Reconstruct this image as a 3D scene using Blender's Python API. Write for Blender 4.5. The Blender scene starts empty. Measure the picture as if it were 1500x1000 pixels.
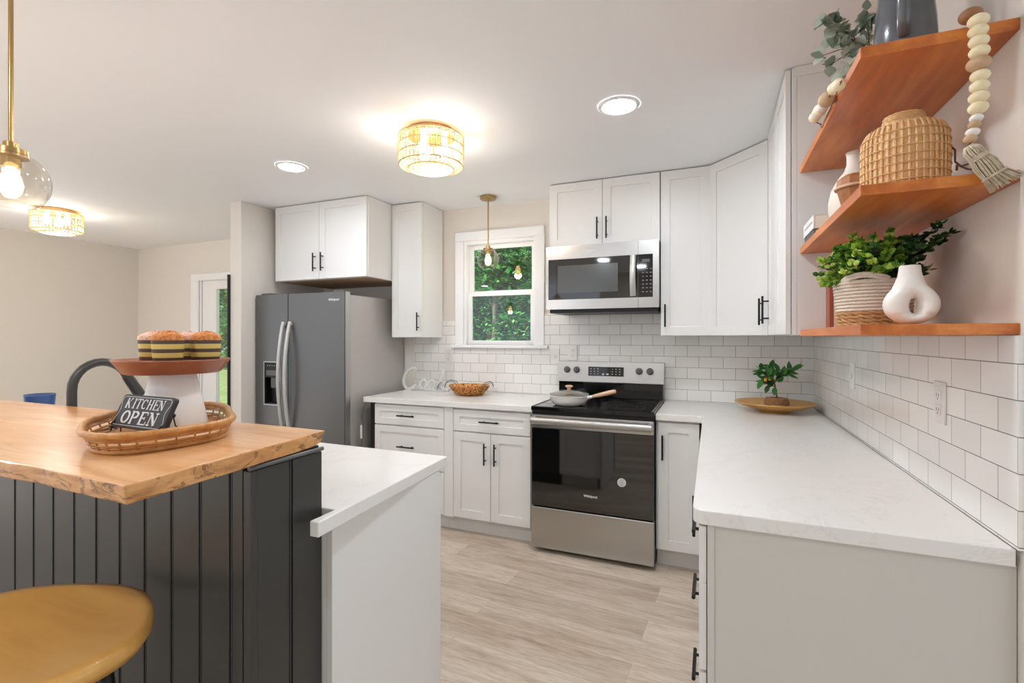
import bpy, bmesh, math, random
from math import sin, cos, pi, radians
from mathutils import Vector, Matrix
random.seed(7)
S = bpy.context.scene
COL = S.collection
# ------------------------------------------------------------------ camera
cam_d = bpy.data.cameras.new('camera'); cam = bpy.data.objects.new('camera', cam_d); COL.objects.link(cam)
cam.location = (-0.5973, -3.6003, 1.3593)
cam.rotation_euler = (radians(90), 0, 0.3925)
cam_d.sensor_width = 36; cam_d.lens = 712.86 / 1500 * 36
cam_d.shift_y = -(500 - 494.33) / 1500
cam_d.clip_start = 0.02; cam_d.clip_end = 200
S.camera = cam
# ------------------------------------------------------------------ world, sun, exposure
w = bpy.data.worlds.new('world'); S.world = w; w.use_nodes = True
bg = w.node_tree.nodes['Background']; bg.inputs[0].default_value = (0.84, 0.90, 1.0, 1); bg.inputs[1].default_value = 1.25
sd = bpy.data.lights.new('sun', 'SUN'); sd.energy = 8.0; sd.angle = radians(1.5); sd.color = (1, .95, .85)
sun = bpy.data.objects.new('sun', sd); COL.objects.link(sun); sun.rotation_euler = (radians(34), 0, radians(-50))
S.view_settings.view_transform = 'Standard'; S.view_settings.look = 'None'
S.view_settings.exposure = 0.2; S.view_settings.gamma = 1.0; S.view_settings.use_curve_mapping = False
RECESSED_L = 155.0      # radiance of a recessed diffuser
FLUSH_W = 10.0          # watts of the bulbs inside a rattan flush lamp
# ------------------------------------------------------------------ materials
def lin(c):
    return tuple((x/255/12.92 if x/255 <= .04045 else ((x/255+.055)/1.055)**2.4) for x in c) + (1,)
def mat(name, rgb=(200,200,200), rough=.5, metal=0, spec=.5, coat=0):
    m = bpy.data.materials.new(name); m.use_nodes = True
    b = m.node_tree.nodes['Principled BSDF']
    b.inputs['Base Color'].default_value = lin(rgb); b.inputs['Roughness'].default_value = rough
    b.inputs['Metallic'].default_value = metal; b.inputs['Specular IOR Level'].default_value = spec
    b.inputs['Coat Weight'].default_value = coat; b.inputs['Coat Roughness'].default_value = .05
    return m
def N(m, t, **kw):
    n = m.node_tree.nodes.new(t)
    for k, v in kw.items(): setattr(n, k, v)
    return n
def L(m, a, b): m.node_tree.links.new(a, b)
def bsdf(m): return m.node_tree.nodes['Principled BSDF']
def ramp(m, fac, stops):
    r = N(m, 'ShaderNodeValToRGB'); L(m, fac, r.inputs[0])
    while len(r.color_ramp.elements) < len(stops): r.color_ramp.elements.new(.5)
    for e, (p, c) in zip(r.color_ramp.elements, stops): e.position = p; e.color = lin(c)
    return r
def coords(m, scale=(1,1,1), rot=(0,0,0), loc=(0,0,0)):
    t = N(m, 'ShaderNodeTexCoord'); g = N(m, 'ShaderNodeNewGeometry'); mp = N(m, 'ShaderNodeMapping')
    mp.inputs['Scale'].default_value = scale; mp.inputs['Rotation'].default_value = rot; mp.inputs['Location'].default_value = loc
    L(m, t.outputs['Object'], mp.inputs[0]); return mp.outputs[0]
def noise(m, vec, scale, detail=4, rough=.55, dist=0):
    n = N(m, 'ShaderNodeTexNoise'); n.inputs['Scale'].default_value = scale; n.inputs['Detail'].default_value = detail
    n.inputs['Roughness'].default_value = rough; n.inputs['Distortion'].default_value = dist
    if vec is not None: L(m, vec, n.inputs['Vector'])
    return n.outputs[0]
def bump(m, h, strength=.2, dist=.01):
    b = N(m, 'ShaderNodeBump'); b.inputs['Strength'].default_value = strength; b.inputs['Distance'].default_value = dist
    L(m, h, b.inputs['Height']); L(m, b.outputs[0], bsdf(m).inputs['Normal']); return b
def noisy(name, stops, scale=20, stretch=(1,1,1), rough=.5, bmp=0, dist=0, metal=0, detail=5, rot=(0,0,0), spec=.5, coat=0):
    m = mat(name, stops[0][1], rough, metal, spec, coat)
    v = coords(m, stretch, rot); n = noise(m, v, scale, detail, .6, dist)
    r = ramp(m, n, stops); L(m, r.outputs[0], bsdf(m).inputs['Base Color'])
    if bmp: bump(m, n, bmp, .004)
    return m
M = {}
M['wall'] = noisy('wall_paint', [(0,(225,218,209)),(1,(229,223,214))], 60, rough=.75, bmp=.04)
M['ceil'] = noisy('ceiling_paint', [(0,(240,241,243)),(1,(243,244,246))], 80, rough=.85, bmp=.03)
M['cab'] = mat('cabinet_paint', (229,228,225), .38)
M['cab_shade'] = mat('cabinet_paint_shaded', (206,203,196), .42)  # cabinet white with the end panel's shade mixed into the colour
M['trim'] = mat('trim_paint', (240,240,240), .35)
M['black'] = mat('black_metal', (24,23,23), .4, .3)
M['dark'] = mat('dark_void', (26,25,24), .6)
M['charcoal'] = mat('charcoal_paint', (54,54,51), .36)
M['steel'] = noisy('stainless_steel', [(0,(178,177,176)),(1,(196,195,193))], 6, (1,1,160), .27, metal=1)
M['steelh'] = noisy('stainless_steel_flat', [(0,(178,177,175)),(1,(196,195,193))], 6, (1,1,200), .42, metal=1)
M['fridgeside'] = mat('grey_enamel', (188,184,180), .45, .2)
M['fridge'] = noisy('dark_steel', [(0,(104,103,101)),(1,(112,111,109))], 5, (160,160,1), .36, metal=.6)
M['glassblk'] = mat('black_glass', (12,12,12), .05, 0, .6)
M['ovenglass'] = mat('reflective_oven_glass', (10,10,10), .04); bsdf(M['ovenglass']).inputs['IOR'].default_value = 1.85
M['grey'] = mat('grey_plastic', (92,92,92), .4)
M['print'] = mat('pale_print', (205,205,205), .5)
M['printgrey'] = mat('grey_print', (120,120,120), .5)
M['whiteplastic'] = mat('white_plastic', (232,230,227), .4)
M['brass'] = mat('brass', (178,148,98), .28, 1)
M['ceramic'] = mat('white_ceramic', (236,232,226), .35)
M['ceramic_cream'] = mat('matte_cream_ceramic', (228,218,206), .6)
M['enamel'] = mat('white_enamel', (244,243,240), .35)
M['pitcher'] = noisy('slate_grey_glaze', [(.3,(84,86,90)),(.7,(98,101,106))], 12, rough=.22, coat=.3)
M['black_ceramic'] = mat('chalkboard', (48,47,46), .6)
M['blue'] = mat('blue_enamel', (62,88,140), .35)
M['soil'] = mat('soil', (60,44,34), .9)
M['undersidewood'] = noisy('plywood', [(.3,(150,122,96)),(.7,(172,142,112))], 8, (1,12,1), .6)
# countertop quartz
m = M['quartz'] = mat('white_quartz', (234,232,228), .22, 0, .5)
v = coords(m); n = noise(m, v, 2.2, 8, .65, 1.2); r = ramp(m, n, [(.0,(233,231,227)),(.49,(233,231,227)),(.5,(226,223,218)),(.51,(233,231,227))]); L(m, r.outputs[0], bsdf(m).inputs['Base Color'])
# shelves: cherry-stained wood
def wood(name, stops, rough=.4, along='y', scale=3.0, k=10, bmp=.05, coat=0):
    st = {'x':(1,k,k), 'y':(k,1,k), 'z':(k,k,1)}[along]
    m = mat(name, stops[0][1], rough, coat=coat)
    v = coords(m, st); n = noise(m, v, scale, 8, .62, .6)
    v2 = coords(m, tuple(s*.25+.3 for s in st)); n2 = noise(m, v2, scale, 3, .5, .4)
    mx = N(m, 'ShaderNodeMath', operation='ADD'); L(m, n, mx.inputs[0]); L(m, n2, mx.inputs[1])
    md = N(m, 'ShaderNodeMath', operation='MULTIPLY'); L(m, mx.outputs[0], md.inputs[0]); md.inputs[1].default_value = .5
    r = ramp(m, md.outputs[0], stops); L(m, r.outputs[0], bsdf(m).inputs['Base Color'])
    if bmp: bump(m, n, bmp, .003)
    return m
M['shelf'] = wood('cherry_wood', [(.32,(160,82,32)),(.5,(202,112,46)),(.68,(228,146,70))], .35, 'y', 3, 9)
M['plate'] = wood('bamboo_wood', [(.3,(196,142,74)),(.7,(222,172,102))], .4, 'x', 5, 8)
M['walnut'] = wood('reddish_wood', [(.3,(134,76,52)),(.7,(164,98,68))], .4, 'x', 5, 8)
M['copperwood'] = wood('small_box_wood', [(.3,(150,96,56)),(.7,(184,124,78))], .4, 'x', 9, 8)
M['palewood'] = wood('pale_wood', [(.3,(206,166,134)),(.7,(226,192,164))], .5, 'x', 9, 8)
M['stoolwood'] = wood('golden_stool_wood', [(.3,(196,140,68)),(.5,(222,170,92)),(.7,(234,186,110))], .3, 'x', 2.2, 5, coat=.2)
# maple slab
m = M['slab'] = mat('maple_slab', (220,175,120), .28, coat=.25)
v = coords(m, (1.2,9,9), (0,0,.06)); n = noise(m, v, 1.6, 8, .6, 1.1)
r1 = ramp(m, n, [(.28,(196,138,84)),(.45,(220,170,118)),(.62,(234,192,144)),(.8,(214,164,110))])
v2 = coords(m, (.6,6,6)); n2 = noise(m, v2, 1.1, 2, .5, .2)
r2 = ramp(m, n2, [(.4,(255,255,255)),(.62,(236,212,186))])
mx = N(m, 'ShaderNodeMix', data_type='RGBA', blend_type='MULTIPLY'); mx.inputs[0].default_value = .8
L(m, r1.outputs[0], mx.inputs[6]); L(m, r2.outputs[0], mx.inputs[7])
v3 = coords(m, (3,7,7)); n3 = noise(m, v3, 2.0, 6, .6, 1.5)
r3 = ramp(m, n3, [(.655,(255,255,255)),(.67,(120,84,56)),(.69,(255,255,255))])
mx2 = N(m, 'ShaderNodeMix', data_type='RGBA', blend_type='MULTIPLY'); mx2.inputs[0].default_value = .35
L(m, mx.outputs[2], mx2.inputs[6]); L(m, r3.outputs[0], mx2.inputs[7]); L(m, mx2.outputs[2], bsdf(m).inputs['Base Color'])
m = M['slabedge'] = mat('spalted_live_edge', (180,120,70), .4, coat=.1)
v = coords(m, (2,2,7)); n = noise(m, v, 3.2, 8, .65, 1.6)
r1 = ramp(m, n, [(.3,(150,98,56)),(.46,(196,140,84)),(.6,(216,162,104)),(.75,(170,112,66))])
v3 = coords(m, (1.5,1.5,4)); n3 = noise(m, v3, 5, 8, .68, 2.2)
r3 = ramp(m, n3, [(.555,(255,255,255)),(.58,(70,48,34)),(.60,(120,84,60)),(.64,(255,255,255))])
mx2 = N(m, 'ShaderNodeMix', data_type='RGBA', blend_type='MULTIPLY'); mx2.inputs[0].default_value = .7
L(m, r1.outputs[0], mx2.inputs[6]); L(m, r3.outputs[0], mx2.inputs[7]); L(m, mx2.outputs[2], bsdf(m).inputs['Base Color']); bump(m, n, .4, .006)
# tiles
def tile_mat(name, axis, shift):
    m = mat(name, (222,221,219), .14, 0, .5)
    t = N(m, 'ShaderNodeNewGeometry'); sp = N(m, 'ShaderNodeSeparateXYZ'); L(m, t.outputs['Position'], sp.inputs[0])
    a = N(m, 'ShaderNodeMath', operation='SUBTRACT'); L(m, sp.outputs['XYZ'.index(axis)], a.inputs[0]); a.inputs[1].default_value = shift - 100*.15345
    b = N(m, 'ShaderNodeMath', operation='SUBTRACT'); L(m, sp.outputs[2], b.inputs[0]); b.inputs[1].default_value = .9205 - 4*.0767
    cb = N(m, 'ShaderNodeCombineXYZ'); L(m, a.outputs[0], cb.inputs[0]); L(m, b.outputs[0], cb.inputs[1])
    br = N(m, 'ShaderNodeTexBrick'); L(m, cb.outputs[0], br.inputs['Vector'])
    br.inputs['Scale'].default_value = 1; br.inputs['Brick Width'].default_value = .15345; br.inputs['Row Height'].default_value = .0767
    br.inputs['Mortar Size'].default_value = .0011; br.inputs['Mortar Smooth'].default_value = .1; br.inputs['Bias'].default_value = 0
    br.inputs['Color1'].default_value = lin((243,242,238)); br.inputs['Color2'].default_value = lin((235,233,229)); br.inputs['Mortar'].default_value = lin((112,109,106))
    L(m, br.outputs['Color'], bsdf(m).inputs['Base Color'])
    rr = N(m, 'ShaderNodeMapRange'); L(m, br.outputs['Fac'], rr.inputs[0]); rr.inputs[3].default_value = .14; rr.inputs[4].default_value = .8; L(m, rr.outputs[0], bsdf(m).inputs['Roughness'])
    n = noise(m, cb.outputs[0], 9, 2); inv = N(m, 'ShaderNodeMath', operation='MULTIPLY_ADD'); L(m, br.outputs['Fac'], inv.inputs[0]); inv.inputs[1].default_value = -1.0; L(m, n, inv.inputs[2])
    bump(m, inv.outputs[0], .12, .004)
    return m
M['tile_back'] = tile_mat('subway_tile_back', 'X', -.8437)
M['tile_right'] = tile_mat('subway_tile_right', 'Y', -1.948 + .0767)
# floor planks
m = M['floor'] = mat('oak_planks', (190,170,148), .42, 0, .4)
v = coords(m, (1,1,1), (0,0,radians(4)), (.35,.02,0))
br = N(m, 'ShaderNodeTexBrick'); L(m, v, br.inputs['Vector'])
br.inputs['Scale'].default_value = 1; br.inputs['Brick Width'].default_value = 1.22; br.inputs['Row Height'].default_value = .175; br.offset = .37
br.inputs['Mortar Size'].default_value = .0009; br.inputs['Mortar Smooth'].default_value = .3
br.inputs['Color1'].default_value = lin((158,138,118)); br.inputs['Color2'].default_value = lin((222,208,192)); br.inputs['Mortar'].default_value = lin((132,114,96))
vs = N(m, 'ShaderNodeVectorMath', operation='MULTIPLY_ADD'); sc3 = N(m, 'ShaderNodeVectorMath', operation='SCALE'); L(m, br.outputs['Color'], sc3.inputs[0]); sc3.inputs['Scale'].default_value = 14
L(m, v, vs.inputs[0]); vs.inputs[1].default_value = (.75, 5.5, 1); L(m, sc3.outputs[0], vs.inputs[2])
n = noise(m, vs.outputs[0], 1.7, 9, .66, .5); r = ramp(m, n, [(.28,(138,118,100)),(.42,(196,178,158)),(.56,(228,216,200)),(.75,(176,156,136))])
mx = N(m, 'ShaderNodeMix', data_type='RGBA', blend_type='MIX'); mx.inputs[0].default_value = .55
mx.inputs[0].default_value = .5
L(m, br.outputs['Color'], mx.inputs[6]); L(m, r.outputs[0], mx.inputs[7])
n4 = noise(m, vs.outputs[0], 14, 6, .7); r4 = ramp(m, n4, [(.35,(222,214,206)),(.55,(255,255,255))])
mx2 = N(m, 'ShaderNodeMix', data_type='RGBA', blend_type='MULTIPLY'); mx2.inputs[0].default_value = .7; L(m, mx.outputs[2], mx2.inputs[6]); L(m, r4.outputs[0], mx2.inputs[7])
L(m, mx2.outputs[2], bsdf(m).inputs['Base Color']); bump(m, n4, .05, .002)
# woven / organic
M['rattan'] = noisy('rattan_cane', [(.3,(222,176,120)),(.7,(240,204,154))], 60, rough=.55)
M['rattan_lamp'] = noisy('lamp_rattan', [(.3,(206,172,124)),(.7,(226,198,156))], 60, rough=.55)
M['twig'] = mat('dark_twig',(104,78,58),.6)
M['wicker'] = noisy('wicker_brown', [(.38,(112,60,22)),(.5,(200,128,56)),(.62,(236,186,116))], 70, rough=.5, bmp=.3)
M['traycane'] = noisy('tray_cane', [(.3,(172,112,52)),(.7,(206,150,86))], 40, rough=.35, bmp=.1)
M['rope'] = noisy('cream_rope', [(.3,(214,196,178)),(.7,(232,218,204))], 180, rough=.85, bmp=.4)
M['jute'] = noisy('jute_braid', [(.3,(170,122,76)),(.7,(212,166,114))], 150, rough=.8, bmp=.5)
M['hemp'] = noisy('hemp_tassel', [(.3,(180,164,138)),(.7,(216,202,178))], 90, rough=.9)
M['seagrass'] = noisy('seagrass_pot', [(.3,(120,82,54)),(.6,(176,132,94)),(.75,(200,160,120))], 120, rough=.8, bmp=.5)
M['bead_cream'] = noisy('cream_bead', [(.3,(234,216,176)),(.7,(244,230,196))], 20, rough=.45)
M['bead_tan'] = noisy('tan_bead', [(.3,(176,140,104)),(.7,(204,172,138))], 20, rough=.5)
M['bead_brown'] = noisy('brown_bead', [(.3,(134,88,56)),(.7,(160,112,76))], 20, rough=.5)
M['bead_white'] = mat('white_bead', (236,230,222), .4)
M['leather'] = mat('brown_cord', (110,72,48), .6)
M['muffin'] = noisy('crumb_topping', [(.3,(150,78,30)),(.5,(206,128,66)),(.7,(232,168,112))], 90, rough=.8, bmp=.9)
M['muffin_pink'] = noisy('pink_crumb', [(.3,(176,110,84)),(.5,(222,176,150)),(.7,(240,214,200))], 90, rough=.8, bmp=.9)
M['pink'] = mat('cupbrown', (92,70,58), .7)
m = M['cup'] = mat('striped_paper_cup', (92,70,58), .6)
t = N(m, 'ShaderNodeTexCoord'); sp = N(m, 'ShaderNodeSeparateXYZ'); L(m, t.outputs['Object'], sp.inputs[0])
mr = N(m, 'ShaderNodeMapRange'); L(m, sp.outputs[2], mr.inputs[0]); mr.inputs[1].default_value = 0; mr.inputs[2].default_value = .056
r = ramp(m, mr.outputs[0], [(0,(84,66,56)),(.17,(214,190,108)),(.40,(84,66,56)),(.58,(214,190,108)),(.82,(84,66,56))]); r.color_ramp.interpolation = 'CONSTANT'
L(m, r.outputs[0], bsdf(m).inputs['Base Color'])
def leafmat(name, stops, rough=.45, scale=6, trans=0):
    m = mat(name, stops[0][1], rough)
    g = N(m, 'ShaderNodeNewGeometry'); r = ramp(m, g.outputs['Random Per Island'], stops)
    L(m, r.outputs[0], bsdf(m).inputs['Base Color'])
    if trans:
        tr = N(m, 'ShaderNodeBsdfTranslucent'); L(m, r.outputs[0], tr.inputs[0]); ms = N(m, 'ShaderNodeMixShader'); ms.inputs[0].default_value = trans
        out = m.node_tree.nodes['Material Output']; L(m, bsdf(m).outputs[0], ms.inputs[1]); L(m, tr.outputs[0], ms.inputs[2]); L(m, ms.outputs[0], out.inputs[0])
    return m
M['boxleaf'] = leafmat('boxwood_leaves', [(0,(60,106,36)),(.35,(104,156,50)),(.65,(164,200,70)),(1,(212,234,124))], trans=.25)
M['darkleaf'] = leafmat('dark_leaves', [(0,(26,56,26)),(.6,(44,86,36)),(1,(84,126,52))], trans=.2)
M['citrus'] = leafmat('citrus_leaves', [(0,(34,86,40)),(.5,(52,118,50)),(1,(84,152,66))], .35, trans=.15)
M['euca'] = leafmat('eucalyptus_leaves', [(0,(126,142,128)),(.5,(162,174,158)),(1,(198,204,182))], .6, trans=.2)
M['treeleaf'] = leafmat('tree_leaves', [(0,(8,52,26)),(.45,(26,108,54)),(.8,(78,170,90)),(1,(176,226,130))], .6, trans=.25)
M['grass'] = noisy('lawn_grass', [(.3,(84,98,58)),(.5,(120,136,84)),(.75,(150,160,116))], 5, rough=.9)
M['bark'] = noisy('tree_bark', [(.3,(70,62,54)),(.7,(128,118,106))], 8, (6,6,1), .9, bmp=.3)
M['stem'] = mat('brown_stem', (112,78,54), .7)
def emis(name, rgb, s):
    m = bpy.data.materials.new(name); m.use_nodes = True; nt = m.node_tree; nt.nodes.clear()
    e = nt.nodes.new('ShaderNodeEmission'); e.inputs[0].default_value = lin(rgb); e.inputs[1].default_value = s
    o = nt.nodes.new('ShaderNodeOutputMaterial'); nt.links.new(e.outputs[0], o.inputs[0]); return m
M['led'] = emis('led_diffuser', (234,241,250), RECESSED_L)
M['bulb'] = emis('warm_bulb', (255,226,178), 30)
M['bulbsoft'] = emis('filament_bulb', (255,206,140), 9)
def thin(name, tint, refl=1.0, ior=1.5):
    m = bpy.data.materials.new(name); m.use_nodes = True; nt = m.node_tree; nt.nodes.clear()
    tr = nt.nodes.new('ShaderNodeBsdfTransparent'); tr.inputs[0].default_value = tint
    gl = nt.nodes.new('ShaderNodeBsdfGlossy'); gl.inputs['Roughness'].default_value = .02
    lw = nt.nodes.new('ShaderNodeLayerWeight'); lw.inputs[0].default_value = .5
    pw = nt.nodes.new('ShaderNodeMath'); pw.operation = 'POWER'; pw.inputs[1].default_value = 2.6; nt.links.new(lw.outputs['Facing'], pw.inputs[0])
    fr = nt.nodes.new('ShaderNodeMath'); fr.operation = 'MULTIPLY_ADD'; fr.inputs[1].default_value = .8*refl; fr.inputs[2].default_value = .05; nt.links.new(pw.outputs[0], fr.inputs[0])
    mx = nt.nodes.new('ShaderNodeMixShader'); o = nt.nodes.new('ShaderNodeOutputMaterial')
    nt.links.new(fr.outputs[0], mx.inputs[0]); nt.links.new(tr.outputs[0], mx.inputs[1]); nt.links.new(gl.outputs[0], mx.inputs[2]); nt.links.new(mx.outputs[0], o.inputs[0])
    return m
M['pane'] = thin('window_glass', (.93,.98,.95,1))
M['globe'] = thin('clear_globe_glass', (.90,.87,.82,1), ior=1.6)
# ------------------------------------------------------------------ mesh builder
def wloc(o):
    v = Vector((0,0,0))
    while o is not None: v += o.location; o = o.parent
    return v
class MB:
    def __init__(s, T=None): s.v = []; s.f = []; s.mi = []; s.T = T; s.cur = 0
    def P(s, p):
        p = Vector(p); return s.T(p) if s.T else p
    def add(s, vs, fs):
        o = len(s.v); s.v += [s.P(p) for p in vs]; s.f += [tuple(i+o for i in f) for f in fs]; s.mi += [s.cur]*len(fs); return s
    def box(s, x0, x1, y0, y1, z0, z1):
        return s.add([(x0,y0,z0),(x1,y0,z0),(x1,y1,z0),(x0,y1,z0),(x0,y0,z1),(x1,y0,z1),(x1,y1,z1),(x0,y1,z1)],
                     [(0,3,2,1),(4,5,6,7),(0,1,5,4),(1,2,6,5),(2,3,7,6),(3,0,4,7)])
    def prism(s, poly, z0, z1, side_mat=None):
        n = len(poly); vs = [(x,y,z0) for x,y in poly] + [(x,y,z1) for x,y in poly]
        s.add(vs, [tuple(range(n-1,-1,-1)), tuple(range(n,2*n))])
        c = s.cur
        if side_mat is not None: s.cur = side_mat
        o = len(s.v) - 2*n
        s.f += [(o+i, o+(i+1)%n, o+n+(i+1)%n, o+n+i) for i in range(n)]; s.mi += [s.cur]*n
        s.cur = c; return s
    def lathe(s, prof, c=(0,0,0), n=32, axis='z', a0=0, sx=1, sy=1):
        vs = []; fs = []; k = len(prof)
        for i in range(n):
            a = 2*pi*i/n + a0
            for r, z in prof:
                p = (r*cos(a)*sx, r*sin(a)*sy, z)
                if axis == 'y': p = (p[0], -p[2], p[1])
                if axis == 'x': p = (p[2], p[1], -p[0])
                vs.append((c[0]+p[0], c[1]+p[1], c[2]+p[2]))
        for i in range(n):
            j = (i+1) % n
            for q in range(k-1):
                fs.append((i*k+q, j*k+q, j*k+q+1, i*k+q+1))
        if prof[0][0] > 1e-6: fs.append(tuple(i*k for i in range(n-1,-1,-1)))
        if prof[-1][0] > 1e-6: fs.append(tuple(i*k+k-1 for i in range(n)))
        return s.add(vs, fs)
    def shell(s, prof, c=(0,0,0), n=32, axis='z', sx=1, sy=1):      # open surface of revolution, no caps
        k = len(s.f); s.lathe(prof, c, n, axis, 0, sx, sy)
        while len(s.f[-1]) > 4: s.f.pop(); s.mi.pop()
        return s
    def tube(s, pts, r, n=8, closed=False, flat=None):
        pts = [Vector(p) for p in pts]; m = len(pts); rs = r if isinstance(r, (list,tuple)) else [r]*m
        vs = []; prev = None
        for i, p in enumerate(pts):
            if closed: t = pts[(i+1)%m] - pts[i-1]
            else: t = pts[min(i+1,m-1)] - pts[max(i-1,0)]
            t.normalize()
            if prev is None:
                u = t.orthogonal().normalized()
                if flat is not None: u = (Vector(flat) - t*t.dot(Vector(flat))).normalized()
            else:
                u = (prev - t*prev.dot(t)).normalized()
            if flat is not None:
                u = (Vector(flat) - t*t.dot(Vector(flat))).normalized()
            prev = u; w_ = t.cross(u)
            fr = 1 if flat is None else s.flatr
            for j in range(n):
                a = 2*pi*(j+.5)/n; vs.append(p + u*cos(a)*rs[i]*fr + w_*sin(a)*rs[i])
        fs = []
        for i in range(m if closed else m-1):
            i2 = (i+1) % m
            for j in range(n):
                j2 = (j+1)%n; fs.append((i*n+j, i*n+j2, i2*n+j2, i2*n+j))
        if not closed: fs += [tuple(range(n-1,-1,-1)), tuple((m-1)*n+j for j in range(n))]
        return s.add(vs, fs)
    def sphere(s, c, r, n=16, sz=1.0):
        prof = [(max(r*sin(pi*i/(n//2)),0), -r*sz*cos(pi*i/(n//2))) for i in range(n//2+1)]
        prof[0] = (0,-r*sz); prof[-1] = (0,r*sz)
        return s.lathe(prof, c, n)
    def rect_frame(s, x0,x1,y0,y1, z0,z1, bw):   # picture-frame ring in the xy plane (pre-transform), thickness z0..z1
        o = [(x0,y0),(x1,y0),(x1,y1),(x0,y1)]; i = [(x0+bw,y0+bw),(x1-bw,y0+bw),(x1-bw,y1-bw),(x0+bw,y1-bw)]
        vs = [(a,b,z0) for a,b in o]+[(a,b,z0) for a,b in i]+[(a,b,z1) for a,b in o]+[(a,b,z1) for a,b in i]
        fs = []
        for k in range(4):
            j = (k+1)%4; fs += [(j,k,4+k,4+j),(8+k,8+j,12+j,12+k),(k,j,8+j,8+k),(4+j,4+k,12+k,12+j)]
        return s.add(vs, fs)
    def build(s, name, m, parent=None, bevel=0, smooth=False, seg=2):
        w0 = wloc(parent)
        me = bpy.data.meshes.new(name); me.from_pydata([tuple(v-w0) for v in s.v], [], s.f)
        ms = m if isinstance(m, (list,tuple)) else [m]
        for x in ms: me.materials.append(M[x] if isinstance(x,str) else x)
        if len(ms) > 1: me.polygons.foreach_set('material_index', s.mi)
        bm = bmesh.new(); bm.from_mesh(me); bmesh.ops.remove_doubles(bm, verts=bm.verts, dist=1e-6); bmesh.ops.recalc_face_normals(bm, faces=bm.faces); bm.to_mesh(me); bm.free()
        if smooth:
            me.polygons.foreach_set('use_smooth', [True]*len(me.polygons))
        me.update()
        o = bpy.data.objects.new(name, me); COL.objects.link(o)
        if parent: o.parent = parent
        if smooth and smooth != 'all':
            try: me.set_sharp_from_angle(angle=radians(40))
            except Exception: pass
        if bevel:
            b = o.modifiers.new('bevel', 'BEVEL'); b.width = bevel; b.segments = seg; b.limit_method = 'ANGLE'; b.angle_limit = radians(40)
        return o
def thing(name, label, cat, loc=(0,0,0), group=None):
    o = bpy.data.objects.new(name, None); COL.objects.link(o); o.location = loc; o.empty_display_size = .05
    o['label'] = label; o['category'] = cat
    if group: o['group'] = group
    return o
def tag(o, label, cat, group=None):
    o['label'] = label; o['category'] = cat
    if group: o['group'] = group
    return o
def struct(o): o['kind'] = 'structure'; return o
def lab(o, l): o['label'] = l; return o
def setorigin(o, loc):       # for single-mesh things: put the origin at the base
    loc = Vector(loc); o.data.transform(Matrix.Translation(o.location - loc)); o.location = loc; return o
# text as flat raised mesh; T maps (x right, y up, z out)
def text(s, size, T, name, m, parent, depth=.0006, shear=0, bold=0, align='CENTER'):
    cu = bpy.data.curves.new('text', 'FONT'); cu.body = s; cu.size = size; cu.extrude = depth; cu.align_x = align; cu.align_y = 'CENTER'; cu.shear = shear; cu.offset = bold
    o = bpy.data.objects.new('text', cu); COL.objects.link(o); dg = bpy.context.evaluated_depsgraph_get(); me = bpy.data.meshes.new_from_object(o.evaluated_get(dg))
    bpy.data.objects.remove(o); w0 = wloc(parent)
    for v in me.vertices: v.co = T(Vector(v.co)) - w0
    me.materials.clear(); me.materials.append(M[m]); o = bpy.data.objects.new(name, me); COL.objects.link(o); o.parent = parent; return o
# facing frames: local (a along width to viewer's right, b up, c outward)
def face_back(y):   # on a plane facing -y (towards the camera)
    return lambda p: Vector((p.x, y - p.z, p.y))
def face_right(x):  # on a plane facing -x ; local a runs along -y -> viewer's right is... a = -y
    return lambda p: Vector((x - p.z, -p.x, p.y))
def face_island(y): # facing +y ; a = -x
    return lambda p: Vector((-p.x, y + p.z, p.y))
def door(T, a0, a1, b0, b1, parent, name='door', rail=.057, th=.019, mt='cab'):
    mb = MB(T); st = th; rc = th - .0075
    o = [(a0,b0),(a1,b0),(a1,b1),(a0,b1)]; i = [(a0+rail,b0+rail),(a1-rail,b0+rail),(a1-rail,b1-rail),(a0+rail,b1-rail)]
    vs = [(a,b,.0005) for a,b in o]+[(a,b,st) for a,b in o]+[(a,b,st) for a,b in i]+[(a,b,rc) for a,b in i]
    fs = [(3,2,1,0),(12,13,14,15)]
    for k in range(4):
        j = (k+1)%4; fs += [(k,j,4+j,4+k),(4+k,4+j,8+j,8+k),(8+k,8+j,12+j,12+k)]
    mb.add(vs, fs); return mb.build(name, mt, parent, bevel=.0012)
def handle(T, a, b, vert, parent, ln=.145, off=.019, r=.0055, pr=.03):
    mb = MB(T); h = ln/2; z = off + pr
    if vert:
        mb.tube([(a,b-h,z),(a,b+h,z)], r, 10)
        for q in (-h*.62, h*.62): mb.tube([(a,b+q,off-.001),(a,b+q,z)], r*.8, 8)
    else:
        mb.tube([(a-h,b,z),(a+h,b,z)], r, 10)
        for q in (-h*.62, h*.62): mb.tube([(a+q,b,off-.001),(a+q,b,z)], r*.8, 8)
    return lab(mb.build('handle', 'black', parent, smooth=True), 'black bar pull')
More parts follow.
